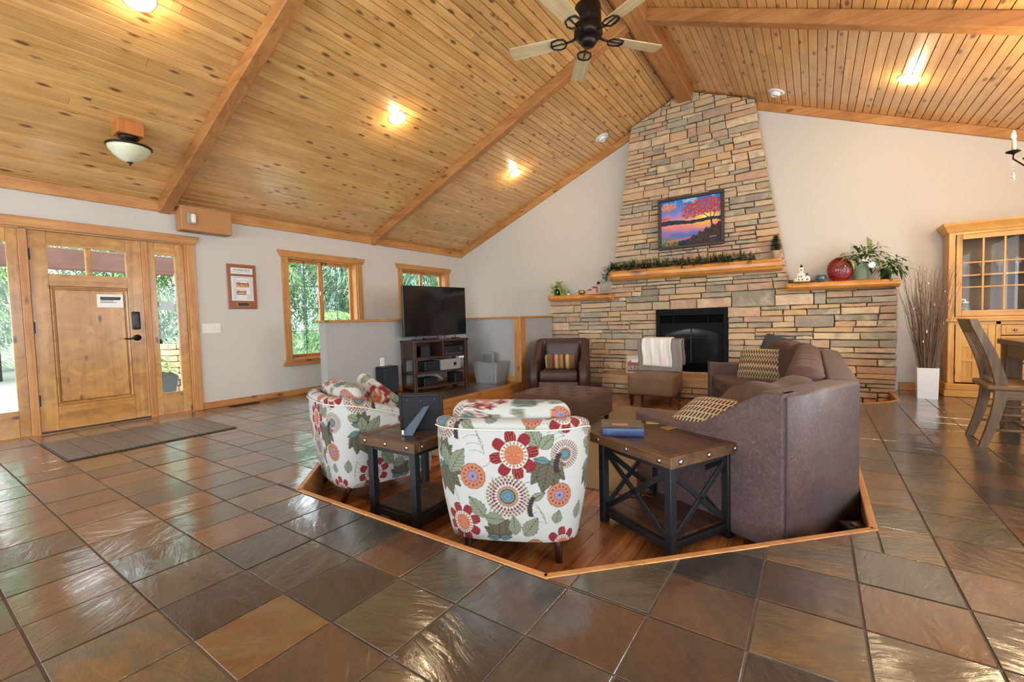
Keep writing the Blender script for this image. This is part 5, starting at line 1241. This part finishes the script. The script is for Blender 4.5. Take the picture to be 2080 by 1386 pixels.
# ================================================================== WALL PIECES BY THE DOOR
pl = thing('newspaper_plaque', 'framed newspaper article plaque on the wall between the door and the window', 'plaque', (XL, 2.848, 1.54))
part('board', MB().b2(0, .018, -.18, .18, -.292, .292, .006), mat('plaque_wood', srgb(140, 76, 42), .35, coat=.3, var=(10, .12)), pl)
NEWS = mat('newsprint', srgb(222, 220, 216), .6, var=(60, .04)); INK = mat('ink', srgb(50, 50, 54), .7); GREYI = mat('faded_ink', srgb(150, 150, 152), .7)
part('masthead', MB().b2(.018, .020, -.135, .135, .165, .245, .001), NEWS, pl)
def letters(txt, size, y, z, x, parent, m, nm='lettering', sy=1.0, align='CENTER'):
    me = text_mesh(txt, size, align); me.materials.clear(); me.materials.append(m); o = link(nm, me, parent, (x, y, z)); o.rotation_euler = (math.pi/2, 0, math.pi/2); o.scale = (sy, 1, 1); return o
letters('PIONEER PRESS', .036, 0, .215, .0206, pl, INK, sy=.86)
part('masthead_rule', MB().b2(.0202, .0206, -.125, .125, .186, .189), mat('blue_ink', srgb(80, 130, 180), .6), pl)
part('article', MB().b2(.018, .020, -.135, .135, -.185, .135, .001), NEWS, pl)
m = MB(); rn_ = random.Random(6)
for cx in (-.095, .07, .11):
    for k in range(22):
        z = .10-k*.0125
        if cx < 0 or z < -.09 or cx > .1: m.b2(.0202, .0206, cx-.02, cx+.02, z-.002, z+.002)
m.b2(.0202, .0206, -.12, .12, .115, .123); part('text_columns', m, GREYI, pl)
for z0, z1, y0, y1, sd in ((-.01, .085, -.075, .085, 5), (-.105, -.03, -.075, .045, 9)):
    me = MB().grid(lambda a, b, z0=z0, z1=z1, y0=y0, y1=y1: (.0208, y0+a*(y1-y0), z0+b*(z1-z0)), 24, 16).mesh('news_photo'); me.materials.append(MATS['photo_print']); paint(me, snap(24, 16, sd, [(190, 110, 50), (220, 160, 100), (230, 220, 200), (80, 60, 50)]).transpose(1, 0, 2).reshape(-1, 3)); part('news_photo', me, None, pl)
part('name_plate', MB().b2(.018, .021, -.075, .075, -.258, -.205, .001), GOLD, pl); part('name_plate_face', MB().b2(.021, .0215, -.069, .069, -.252, -.211), BLACKP, pl)
sw = thing('switch_plate', 'four gang ivory light switch plate beside the door casing', 'light switch', (XL, 2.463, 1.005))
IV = mat('ivory_plastic', srgb(226, 220, 204), .45); part('plate', MB().b2(0, .006, -.105, .105, -.06, .06, .003), IV, sw)
for k in range(4): part('rocker', MB().b2(.006, .011, -.072+k*.048-.015, -.072+k*.048+.015, -.033, .033, .002), IV, sw)
bx = thing('wall_soffit_box', 'tan painted box fixed high on the wall beside the roof beam', 'box', (XL+.037, 2.41, 2.16))
part('body', MB().b2(0, .16, -.27, .27, 0, .283, .006), mat('tan_paint', srgb(176, 122, 74), .6, var=(3, .03)), bx)
em = thing('emergency_light', 'small oval ivory alarm light on the tan wall box', 'alarm light', (XL+.198, 2.245, 2.30))
part('bezel', MB().rbox((.008, 0, 0), (.03, .10, .14), .02, 4), mat('alarm_grey', srgb(150, 140, 124), .5), em, True); part('lens', MB().rbox((.02, .012, 0), (.028, .05, .10), .013, 4), mat('lens_ivory', srgb(232, 226, 206), .3), em, True)
nt = thing('paper_notice', 'white paper notice taped to the entry door', 'notice', (XL-.0355, 1.52, 1.328))
part('sheet', MB().b2(0, .0012, -.108, .108, -.07, .07), mat('paper_white', srgb(236, 234, 228), .7, var=(12, .02)), nt); m = MB()
for k, (a, c, h_) in enumerate(((-.08, .09, .008), (-.08, .085, .008), (-.08, .03, .003), (-.08, .05, .003))): m.b2(.0012, .0018, a, c, .035-k*.017-h_, .035-k*.017+h_)
part('text_lines', m, INK, nt)
wn_ = solo('window_sticker', MB().b2(0, .001, -.07, .07, -.05, .05), mat('sticker_grey', srgb(200, 206, 214), .6), 'small pale sticker on the right sidelight glass', 'sticker', (XL-.053, 2.035, 1.28))
# floor mat and vent
FM = NT('ribbed_mat'); _o = FM.obj(); _c = FM.n('TexChecker', {'Vector': _o, 'Scale': 60}).outputs[1]; FM.p(col=FM.mix(_c, srgb(92, 84, 76), srgb(136, 126, 114)), rough=.5); FM.bump(_c, .8, .006); FM = FM.m
mt_ = thing('door_mat', 'long brown waffle textured mat on the tiles before the entry door', 'door mat', (-5.25, 1.435, .002))
part('border', MB().b2(-.48, .48, -.60, .62, 0, .006, .002), mat('mat_rubber', srgb(74, 66, 58), .6), mt_)
for k in range(8): part('ribbed_panel', MB().b2(-.46, .46, -.585+k*.149, -.585+k*.149+.143, .006, .011, .002), FM, mt_)
vt = thing('floor_vent', 'dark slotted floor register in the tiles along the left wall', 'vent', (-6.13, 2.75, .001)); part('frame', MB().b2(-.055, .055, -.17, .17, 0, .006, .002), BRONZE, vt)
for k in range(14): part('slat', MB().b2(-.045, .045, -.155+k*.023, -.143+k*.023, .006, .008), BLACKM, vt)
jb_ = thing('junction_box', 'small black outlet box on the floor behind the sofa corner', 'outlet box', (.165, 2.80, PITZ), .5); part('body', MB().b2(-.05, .05, -.05, .05, 0, .09, .006), BLACKM, jb_); part('switch', MB().b2(-.012, .012, -.03, .01, .09, .1, .002), GOLD, jb_)

# ================================================================== CEILING FIXTURES
WARM = (1.0, .72, .40)
lampg = NT('lit_lamp'); lampg.p(col=(1, .9, .7), emit=(1.0, .78, .46), emits=45); lampg = lampg.m
def downlight(x, y, lit, label):
    sg = -1 if x < RX else 1; z = ceil_z(x)
    o = thing('recessed_light', label, 'ceiling light', (x, y, z), 0, 'recessed ceiling lights'); o.rotation_euler = (0, sg*A, 0)
    part('trim_ring', MB().lathe([(.062, .012), (.062, -.004), (.072, -.014), (.102, -.008), (.106, .002), (.106, .012)], 32), WHITEP, o, True)
    if lit:
        part('lens', MB().lathe([(.06, -.022), (.045, -.038), (.001, -.042)], 24), lampg, o, True)
        l = bpy.data.lights.new('recessed_lamp', 'POINT'); l.energy = 8; l.color = (1, .78, .5); l.shadow_soft_size = .05
        q = link('recessed_lamp', l, o, (0, 0, -.10))
    else:
        part('eyeball', MB().lathe([(.06, .01), (.064, -.02), (.05, -.05), (.044, -.052), (.04, -.03)], 24), WHITEP, o, True); part('bulb', MB().lathe([(.04, -.034), (.02, -.044), (.001, -.046)], 18), mat('frosted_bulb', srgb(226, 230, 236), .3), o, True)
downlight(-4.04, 1.25, True, 'lit recessed light at the top left edge above the entry')
downlight(-4.04, 3.65, True, 'lit recessed light in the middle bay of the left ceiling slope')
downlight(-4.04, 6.12, True, 'lit recessed light in the far bay of the left slope by the gable')
downlight(-2.84, 6.86, False, 'unlit eyeball light left of the chimney top')
downlight(-.43, 6.88, False, 'unlit eyeball light right of the chimney top')
downlight(.79, 6.22, True, 'lit recessed light on the right ceiling slope')
downlight(.79, 3.65, True, 'lit recessed light on the right slope beyond the frame edge'); downlight(.79, 1.25, True, 'lit recessed light on the right slope nearest the camera')
# bowl lamp
bl = thing('bowl_ceiling_lamp', 'cream glass bowl ceiling lamp with bronze rim above the entry', 'ceiling lamp', (-5.25, 1.478, 2.56))
part('mount_block', MB().b2(-.085, .085, -.10, .10, .235, .36, .006), wood('block_wood', srgb(150, 84, 30), srgb(196, 122, 54), 2, 1, .45, coord='obj'), bl)
part('canopy', MB().lathe([(.075, .235), (.075, .215), (.055, .20), (.05, .18), (.035, .165), (.035, .14)], 28), BRONZE, bl, True)
part('rim', MB().lathe([(.163, .128), (.172, .134), (.172, .146), (.160, .148), (.156, .134)], 40), BRONZE, bl, True)
ag = NT('alabaster_glass'); ag.p(col=ag.ramp(ag.noise(ag.obj(), 7, 4), [(.3, srgb(196, 190, 150)), (.7, srgb(222, 220, 194))]), rough=.25, sss=.2); ag = ag.m
part('bowl', MB().lathe([(.02, .0), (.07, .018), (.115, .055), (.15, .10), (.164, .135), (.158, .135), (.11, .065)], 40), ag, bl, True)
part('finial', MB().lathe([(.001, -.03), (.008, -.026), (.009, -.018), (.006, -.012), (.024, -.004), (.022, .002), (.001, .006)], 16), BRONZE, bl, True)
# ceiling fan
fn_ = thing('ceiling_fan', 'bronze ceiling fan with five pale wood blades hanging from the ridge', 'ceiling fan', (-1.65, 3.72, 3.46))
part('downrod', MB().cyl((0, 0, .28), (0, 0, .70), .014, n=12), BRONZE, fn_, True); part('ceiling_canopy', MB().lathe([(.03, .63), (.07, .68), (.075, .735)], 24), BRONZE, fn_, True)
part('motor', MB().lathe([(.03, .30), (.085, .285), (.112, .26), (.115, .12), (.10, .09), (.12, .075), (.125, .02), (.10, -.01)], 36), BRONZE, fn_, True)
part('switch_housing', MB().lathe([(.08, -.008), (.07, -.05), (.05, -.075), (.001, -.08)], 28), BRONZE, fn_, True)
blade = None; iron = None
for k in range(5):
    an = math.radians(51+72*k)
    if blade is None:
        q = [(.24, -.055), (.30, -.066), (.70, -.075), (.715, -.05), (.715, .05), (.70, .075), (.30, .066), (.24, .055)]
        blade = MB().prism(q, lambda a, b, d: (a, b, d+b*.16), 0, .010, .002, 1).mesh('blade'); blade.materials.append(BLADE)
        im_ = MB().tube([(.09, 0, .02), (.15, 0, .0), (.20, 0, -.006)], [.014, .010, .009], 8).tube([(.19, -.0, -.006), (.215, -.05, -.012), (.26, -.062, -.014), (.32, -.045, -.008), (.335, 0, -.004), (.32, .045, .002), (.26, .062, .004), (.215, .05, .0), (.19, 0, -.006)], .008, 6).tube([(.19, 0, -.006), (.33, 0, -.006)], .006, 6)
        iron = im_.mesh('blade_iron', True); iron.materials.append(BRONZE)
    b_ = link('blade', blade, fn_, (0, 0, 0), an); link('blade_iron', iron, b_)
# chandelier at the right edge
ch = thing('chandelier', 'crystal candle chandelier hanging over the dining table at the right edge', 'chandelier', (1.56, 4.98, 2.02))
part('stem', MB().lathe([(.01, .02), (.035, .05), (.02, .09), (.03, .14), (.015, .2), (.02, .3), (.01, .36)], 16), BRONZE, ch, True); part('chain', MB().cyl((0, 0, .35), (0, 0, 1.02), .006, n=6), BRONZE, ch)
cl_ = NT('candle_flame_bulb'); cl_.p(col=(1, .8, .5), emit=(1, .78, .45), emits=25); cl_ = cl_.m; cm = mat('candle_sleeve', srgb(222, 206, 170), .5)
for k in range(6):
    an = math.pi+math.pi/3*k; ca, sa = math.cos(an), math.sin(an)
    am = part('arm', MB().tube([(.02*ca, .02*sa, .12), (.14*ca, .14*sa, .02), (.26*ca, .26*sa, .03), (.325*ca, .325*sa, .10), (.325*ca, .325*sa, .14)], .007, 8), BRONZE, ch, True)
    part('drip_pan', MB().lathe([(.01, .135), (.04, .15), (.045, .158), (.012, .15)], 16, (.325*ca, .325*sa, 0)), BRONZE, am, True)
    part('candle', MB().cyl((.325*ca, .325*sa, .15), (.325*ca, .325*sa, .245), .012, n=12), cm, am, True)
    part('bulb', MB().lathe([(.006, .245), (.014, .265), (.009, .29), (.001, .31)], 10, (.325*ca, .325*sa, 0)), cl_, am, True)
    m = MB()
    for j in range(9): t = j/8; rr = .325-.26*t; zz = .12-.08*math.sin(math.pi*t)+.02*t; m.lathe([(.001, -.009), (.008, 0), (.001, .009)], 6, (rr*ca, rr*sa, zz))
    for j in range(5): m.lathe([(.001, -.007), (.006, 0), (.001, .007)], 6, (.325*ca, .325*sa, .10-.018*j))
    m.lathe([(.001, -.13), (.013, -.105), (.008, -.075), (.001, -.06)], 8, (.325*ca, .325*sa, .06)); o = part('crystal_drops', m, CRYSTAL, am, True); o['kind'] = 'stuff'
l = bpy.data.lights.new('chandelier_lamp', 'POINT'); l.energy = 95; l.color = WARM; l.shadow_soft_size = .25; link('chandelier_lamp', l, ch, (0, 0, .30))

# ================================================================== RIGHT-HAND CORNER
# hutch
S7 = 6.95; HXa, HXb, HYf, HYb = 1.245, 2.62, 6.95, 7.28
hu = thing('china_hutch', 'tall honey pine hutch with glazed doors against the back wall', 'hutch', (HXa, HYf, 0)); HWd = HXb-HXa; HDp = HYb-HYf
part('plinth', MB().b2(-.03, HWd+.03, -.03, HDp, 0, .075, .006).b2(-.02, HWd+.02, -.02, HDp, .075, .15, .01), HONEYX, hu)
for x in (0, HWd-.055): part('corner_post', MB().b2(x, x+.055, 0, .055, .15, .85, .004), HONEY, hu); part('corner_post', MB().b2(x, x+.055, .02, .075, .88, 1.86, .004), HONEY, hu)
for x in (0.006, HWd-.026): part('side_panel', MB().b2(x, x+.02, .05, HDp, .15, .85), HONEY, hu); part('side_panel', MB().b2(x, x+.02, .07, HDp, .88, 1.86), HONEY, hu)
part('worktop', MB().b2(-.025, HWd+.025, -.03, HDp, .85, .882, .006), HONEYX, hu)
part('back', MB().b2(.02, HWd-.02, HDp-.015, HDp-.002, .1, 1.86), mat('hutch_back', srgb(120, 92, 62), .6), hu)
part('bottom_board', MB().b2(.02, HWd-.02, .02, HDp-.016, .12, .15), HONEYX, hu); part('top_board', MB().b2(.02, HWd-.02, .03, HDp-.016, 1.82, 1.85), HONEYX, hu)
cq = [(0, 1.845), (.055, 1.94), (.055, 1.955), (-.02, 1.955), (-.02, 1.845)]
fr_ = lambda o, z: [(-o, .02-o, z), (HWd+o, .02-o, z), (HWd+o, HDp, z), (-o, HDp, z)]
part('cornice', MB().rings([fr_(0, 1.845), fr_(.012, 1.855), fr_(.05, 1.93), fr_(.055, 1.955), fr_(-.01, 1.955)]), HONEYX, hu)
part('top_rail', MB().b2(.055, HWd-.055, .02, .045, 1.82, 1.86, .003), HONEYX, hu); part('bottom_rail', MB().b2(.055, HWd-.055, .02, .045, .88, .905, .003), HONEYX, hu)
part('shelf', MB().b2(.026, HWd-.026, .05, HDp-.016, 1.355, 1.375, .002), HONEYX, hu)
def glazed(x0, x1, hinge):
    d = part('glass_door', MB().b2(x0, x0+.05, .018, .043, .908, 1.818, .003), HONEY, hu); part('stile', MB().b2(x1-.05, x1, .018, .043, .908, 1.818, .003), HONEY, d)
    for a_, b_ in ((.908, .975), (1.765, 1.818)): part('rail', MB().b2(x0+.05, x1-.05, .018, .043, a_, b_, .003), HONEYX, d)
    w = (x1-x0-.1)/3; hts = (.975, 1.232, 1.505, 1.765)
    part('muntin', MB().b2(x0+.05+w-.009, x0+.05+w+.009, .022, .038, .975, 1.765, .003).b2(x0+.05+2*w-.009, x0+.05+2*w+.009, .022, .038, .975, 1.765, .003).b2(x0+.05, x1-.05, .021, .039, 1.224, 1.240, .003).b2(x0+.05, x1-.05, .021, .039, 1.497, 1.513, .003), HONEY, d)
    for i in range(3):
        for j in range(3):
            a, c = x0+.05+i*w, hts[j]; part('pane', MB().add([(a, .03, c), (a+w, .03, c), (a+w, .03, hts[j+1]), (a, .03, hts[j+1])], [(0, 1, 2, 3)]), GLASS, d)
    for z in (1.0, 1.36, 1.73): part('hinge', MB().b2(hinge-.004, hinge+.004, .010, .022, z-.03, z+.03), BLACKM, d)
glazed(.063, .655, .06); glazed(.72, 1.312, 1.315); part('centre_post', MB().b2(.655, .72, .02, .05, .905, 1.82, .003), HONEY, hu)
def panel_door(x0, x1, z0, z1):
    d = part('panel_door', MB().b2(x0, x0+.055, -.002, .022, z0, z1, .003), HONEY, hu); part('stile', MB().b2(x1-.055, x1, -.002, .022, z0, z1, .003), HONEY, d)
    for a_, b_ in ((0, .06), (z1-z0-.05, z1-z0), (.235, .275), (.395, .43)): part('rail', MB().b2(x0+.055, x1-.055, -.0015, .022, z0+a_, z0+b_, .003), HONEYX, d)
    xm = (x0+x1)/2; part('centre_stile', MB().b2(xm-.02, xm+.02, -.001, .022, z0+.06, z0+.395, .003), HONEY, d)
    part('panel', MB().b2(x0+.05, x1-.05, .008, .02, z0+.05, z1-.04), HONEY, d)
    for z in (z0+.12, z1-.12): part('hinge', MB().b2(x0-.006, x0+.001, -.006, .006, z-.03, z+.03), BLACKM, d)
panel_door(.062, .375, .165, .815); panel_door(1.0, 1.313, .165, .815)
for x in (.378, .957): part('stile', MB().b2(x, x+.04, 0, .03, .15, .85, .003), HONEY, hu)
part('frieze', MB().b2(.055, HWd-.055, 0, .03, .815, .85, .003), HONEYX, hu)
for z0, z1 in ((.165, .385), (.40, .59), (.605, .69), (.70, .81)):
    dr_ = part('drawer', MB().b2(.42, .955, 0, .022, z0, z1, .004).b2(.455, .92, -.006, 0, z0+.02, z1-.02, .003), HONEYX, hu)
    for x in (.52, .85): part('knob', MB().lathe([(.006, 0), (.006, .012), (.014, .02), (.012, .028), (.001, .031)], 14, M=Matrix.Translation((x, -.006, (z0+z1)/2)) @ Matrix.Rotation(math.pi/2, 4, 'X')), CHROME, dr_, True)
# glassware in the hutch
gid = 0
gob = MB().lathe([(.026, 0), (.026, .003), (.004, .008), (.004, .07), (.018, .085), (.03, .12), (.028, .155), (.027, .155), (.028, .12), (.014, .085)], 18).mesh('wine_glass', True); gob.materials.append(CRYSTAL)
for zz, nme in ((1.3755, 'upper'), (.906, 'lower')):
    for r_ in range(2):
        for k in range(8):
            if zz < 1 and k < 4: continue
            o = tag(link('wine_glass', gob, None, (HXa+.14+k*.14+.03*r_, HYf+.11+.10*r_, zz+.001)), 'clear stemmed glass on the %s shelf inside the hutch' % nme, 'glass', 'glasses in the hutch %s shelf' % nme)
pm_ = thing('soap_jar', 'clear jar of green liquid with a white pump in the hutch', 'jar', (1.40, 7.04, .906)); part('jar', MB().lathe([(.045, 0), (.048, .01), (.048, .12), (.03, .135), (.03, .15)], 20), CRYSTAL, pm_, True); part('liquid', MB().lathe([(.043, .004), (.044, .075), (.001, .076)], 20), mat('green_soap', srgb(120, 176, 130), .3), pm_, True); part('pump', MB().lathe([(.032, .15), (.03, .165), (.008, .17), (.008, .19)], 14).tube([(0, 0, .19), (-.06, -.01, .192)], .009, 8), WHITEP, pm_, True)
solo('napkin_ring', MB().tube([(.04*math.cos(t*.35), 0, .042+.04*math.sin(t*.35)) for t in range(19)], .012, 8), CHROME, 'silver ring shaped ornament on the hutch floor behind glass', 'ornament', (1.60, 7.03, .9), .3, smooth=True)
# vase of twigs
vs_ = thing('floor_vase', 'tall square white floor vase beside the stone fireplace', 'vase', (1.043, 6.735, 0), -.05); r0 = [(-.085, -.085), (.085, -.085), (.085, .085), (-.085, .085)]; r1 = [(-.092, -.092), (.092, -.092), (.092, .092), (-.092, .092)]
part('body', MB().rings([sq(r0, 0), sq(r1, .345), sq(r1, .345, .012), sq(r0, .06, .012)]), mat('white_glaze', srgb(226, 228, 230), .3, var=(3, .02)), vs_)
tw = thing('twig_bundle', 'tall bundle of bare brown curly twigs in the white floor vase', 'dried branches', (1.043, 6.735, .075)); TWG = mat('twig_bark', srgb(112, 84, 64), .8, var=(30, .3)); rw = random.Random(9)
for k in range(150):
    a = rw.uniform(0, 6.28); r1_ = rw.uniform(.05, .26)**.9*.95; hh = rw.uniform(.95, 1.42); bx0, by0 = .045*math.cos(a)*rw.random(), .045*math.sin(a)*rw.random(); pts = []
    for j in range(9):
        t = j/8; w_ = .012*math.sin(j*1.9+k)*t; sp_ = r1_*t**1.25; pts.append((bx0+sp_*math.cos(a)*.85+w_, by0+sp_*math.sin(a)*.7+w_*.7, hh*t))
    pts.append((pts[-1][0]+rw.uniform(-.03, .03), pts[-1][1], pts[-1][2]+.03)); part('twig', MB().tube(pts, [.0042-.0031*j/9 for j in range(10)], 4, False), TWG, tw)
for k in range(14): a = rw.uniform(0, 6.28); part('pod', MB().rbox((0, 0, 0), (.016, .016, .028), .008, 2), mat('pod_pale', srgb(206, 186, 160), .7), tw, True, loc=(rw.uniform(.05, .2)*math.cos(a), rw.uniform(.05, .15)*math.sin(a), rw.uniform(.5, 1.3)))
# dining table and chair
dt = thing('dining_table', 'brown oak dining table at the right edge', 'dining table', (1.25, 3.4, 0)); TL, TWd = 1.92, 1.05
for k in range(6): w = TWd/6; part('top_plank', MB().b2(k*w+.001, (k+1)*w-.001, 0, TL, .70, .742, .004), OAK, dt)
for x in (.03, TWd-.055): part('apron', MB().b2(x, x+.025, .06, TL-.06, .60, .70, .003), OAK, dt)
for y in (.03, TL-.055): part('apron', MB().b2(.06, TWd-.06, y, y+.025, .60, .70, .003), OAKX, dt)
for x in (.02, TWd-.12):
    for y in (.02, TL-.12): part('leg', MB().b2(x, x+.10, y, y+.10, 0, .70, .006), OAK, dt)
def dchair(loc, rz, label):
    c_ = thing('dining_chair', label, 'dining chair', loc, rz)   # faces +x
    part('seat', MB().rbox((.24, 0, .435), (.46, .44, .045), .018, 6, lambda p: (p[0], p[1], p[2]-(.012*math.cos(p[0]*6)*math.cos(p[1]*6) if p[2] > 0 else 0))), OAKX, c_, True)
    for s in (-1, 1):
        pr = []; y0 = s*.19
        ring = []
        for k in range(15):
            t = k/14; z = .92*t; x = .0+.085*math.sin(math.pi*min(1, t*1.02))*(1 if t < .5 else 1)-.06*max(0, t-.5)*2; wd = .021+.009*math.sin(math.pi*t)
            ring.append([(x-wd, y0-.02, z), (x+wd, y0-.02, z), (x+wd, y0+.02, z), (x-wd, y0+.02, z)])
        part('rear_post', MB().rings(ring), OAK, c_)
        part('front_leg', MB().box((.42, s*.18, .208), (.045, .045, .416), .004), OAK, c_)
        for z in (.13, .24): part('side_stretcher', MB().tube([(.05, s*.185, z), (.22, s*.185, z+.006), (.42, s*.185, z)], [.009, .013, .009], 8), OAKX, c_, True)
        part('seat_rail', MB().b2(.05, .42, s*.185-.012, s*.185+.012, .35, .415, .003), OAKX, c_)
    def bx_(z): t = z/.92; return .085*math.sin(math.pi*min(1, t*1.02))-.06*max(0, t-.5)*2
    part('crest_rail', MB().grid(lambda u_, v_: (bx_(.82+.1*v_)-.012-.03*math.sin(math.pi*u_), -.17+.34*u_, .82+.1*v_), 14, 6).grid(lambda u_, v_: (bx_(.82+.1*v_)+.014-.03*math.sin(math.pi*u_), -.17+.34*u_, .82+.1*v_), 14, 6, flip=True), OAK, c_, True)
    part('lower_rail', MB().b2(bx_(.5)-.012, bx_(.5)+.014, -.17, .17, .49, .53, .003), OAK, c_)
    for k in range(4):
        y = -.105+.07*k; part('back_slat', MB().rings([[(bx_(z)-.008-.02*(z-.5), y-.018, z), (bx_(z)+.006-.02*(z-.5), y-.018, z), (bx_(z)+.006-.02*(z-.5), y+.018, z), (bx_(z)-.008-.02*(z-.5), y+.018, z)] for z in [.53+.3*j/7 for j in range(8)]]), OAK, c_)
    part('cross_stretcher', MB().tube([(.235, -.185, .135), (.235, .185, .135)], .011, 8), OAKX, c_, True); part('front_rail', MB().b2(.41, .43, -.18, .18, .35, .415, .003), OAK, c_)
    return c_
dchair((1.0, 4.68, .0), -.03, 'brown oak slat back dining chair pushed to the left side of the table')
g_ = thing('small_crate', 'small white and teal box on the floor under the dining table', 'box', (1.44, 5.12, 0)); part('box', MB().b2(-.04, .04, -.05, .05, 0, .12, .004), WHITEP, g_); part('teal_side', MB().b2(.04, .10, -.05, .05, 0, .11, .004), mat('teal_plastic', srgb(120, 170, 160), .4), g_)
# ================================================================== OUTSIDE THE LEFT WINDOWS
struct('ground_outside', MB().b2(-80, XL-.2, -40, 60, -.6, -.28), mat('meadow', srgb(104, 124, 80), .95, var=(.6, .3)))
struct('porch_slab', MB().b2(-9.9, XL-.17, -4, 4.9, -.28, -.03, .01), mat('pale_concrete', srgb(208, 202, 194), .8, var=(3, .06)))
struct('driveway', MB().b2(-24, -9.9, -9, 4.2, -.28, -.262), mat('gravel', srgb(150, 146, 138), .95, var=(20, .15)))
PB = wood('porch_beam_wood', srgb(72, 42, 31), srgb(104, 66, 50), 1, .6, .6)
solo('porch_beam', MB().b2(-9.45, -9.25, -4, 4.6, 1.95, 2.26, .01), PB, 'dark red brown porch beam seen through the door lights', 'beam')
solo('porch_post', MB().b2(-9.45, -9.27, .80, .99, -.03, 1.95, .01), mat('white_post_paint', srgb(232, 230, 226), .6), 'white porch post seen through the left sidelight', 'post')
pr_ = thing('stone_pier', 'short stacked stone porch pier seen through the right sidelight', 'pier', (-8.9, 2.98, -.03)); part('core', MB().b2(-.15, .15, -.15, .15, 0, .80), MORTAR, pr_); rk = random.Random(14)
for z in range(8):
    for sd in range(2):
        a0 = -.19
        while a0 < .18:
            w = rk.uniform(.1, .22); w = w if .19-a0-w > .06 else .19-a0
            part('stone', MB().box((0, 0, 0), (w-.008, .07, .092), .012), STONE, pr_, loc=(.16, a0+w/2, .05+z*.1) if sd == 0 else (a0+w/2, -.16, .05+z*.1), rz=math.pi/2 if sd == 0 else 0); a0 += w
pp = thing('porch_planter', 'dark tapered planter with pale flowers beside the porch pier', 'planter', (-8.55, 2.68, -.03)); part('pot', MB().rings([sq([(-.09, -.09), (.09, -.09), (.09, .09), (-.09, .09)], 0), sq([(-.14, -.14), (.14, -.14), (.14, .14), (-.14, .14)], .34)]), mat('dark_pot', srgb(60, 64, 66), .6), pp); part('foliage', foliage(rf, (0, 0, .40), 90, .2, .09, .05, -.4, .5), LEAFV, pp)
TL0 = leaf_mat('tree_leaf_blue_green', srgb(118, 152, 128), srgb(190, 210, 188), .45); TL1 = leaf_mat('tree_leaf_green', srgb(118, 156, 100), srgb(184, 206, 150), .45)
BARK = mat('bark', srgb(74, 64, 56), .9, var=(8, .25), bump=(30, .5))
rt = random.Random(77)
def crown(seed, rx, h, n, ls, conical):
    g = random.Random(seed); m = MB()
    for k in range(n):
        t = g.random()**.8; z = h*t; R = rx*((1-t)**.75+.05 if conical else math.sqrt(max(.02, 1-(2*t-1)**2))); a = g.uniform(0, 6.28); r = R*math.sqrt(g.uniform(.25, 1)); r *= .75+.25*math.sin(a*5+z*4)
        d = Vector((math.cos(a), math.sin(a), g.uniform(-.6, .5))); leaf_(m, (r*math.cos(a), r*math.sin(a), z), d+Vector((g.uniform(-.7, .7), g.uniform(-.7, .7), g.uniform(-.5, .5))), (0, 0, 1), ls*g.uniform(.6, 1.4), ls*g.uniform(.35, .6), .3, 1)
    return m
CM = []
for sd, rx, h, n, ls, con, m_ in ((1, 1.8, 6.5, 13000, .22, True, TL0), (2, 1.85, 5.8, 16000, .24, False, TL1), (3, 1.7, 5.9, 12000, .22, True, TL0)):
    me = crown(sd, rx, h, n, ls, con).mesh('crown'); me.materials.append(m_); CM.append((me, h))
tk = MB().tube([(0, 0, 0), (.05, .02, 1.2), (0, 0, 2.4), (.02, .04, 4.5)], [.16, .13, .11, .05], 8).mesh('trunk', True); tk.materials.append(BARK)
spots = []
for k in range(5): spots.append((-13.6-rt.uniform(0, .5), 6.2+k*3.6+rt.uniform(-.2, .2), -.1))
for k in range(7): spots.append((-18-rt.uniform(0, .6), -2+k*3.7+rt.uniform(-.2, .2), 1.0 if k < 3 else .1))
for k in range(8): spots.append((-23.5-rt.uniform(0, .6), -7.5+k*4.3+rt.uniform(-.3, .3), .1))
row = {0: 'nearest row', 1: 'middle row', 2: 'far row'}
for i, (x, y, cz) in enumerate(spots):
    k = rt.randrange(3); k = 1 if 5 <= i < 12 else k; r_ = 0 if i < 5 else 1 if i < 12 else 2
    n_ = i-(0, 5, 12)[r_]; t_ = thing('tree', 'leafy tree outside the left windows, %s in the %s counted from the driveway' % (('first', 'second', 'third', 'fourth', 'fifth', 'sixth', 'seventh', 'eighth')[n_], row[r_]), 'tree', (x, y, -.28), rt.uniform(0, 6), 'trees outside, '+row[r_])
    link('trunk', tk, t_); c_ = link('crown', CM[k][0], t_, (0, 0, cz)); s = rt.uniform(.95, 1.05)*(1.45 if r_ == 2 else 1.12); c_.scale = (s, s, s)

bm_ = crown(9, 1.25, 1.9, 5200, .16, False).mesh('foliage'); bm_.materials.append(TL1)
for k in range(5):
    b_ = thing('shrub', 'rounded pale green shrub outside the left windows, %s from the entry' % ('first', 'second', 'third', 'fourth', 'fifth')[k], 'shrub', (-11.6-.2*(k % 2), 5.4+k*2.55, -.28), k*1.3, 'shrubs outside the windows'); link('foliage', bm_, b_, (0, 0, -.2))
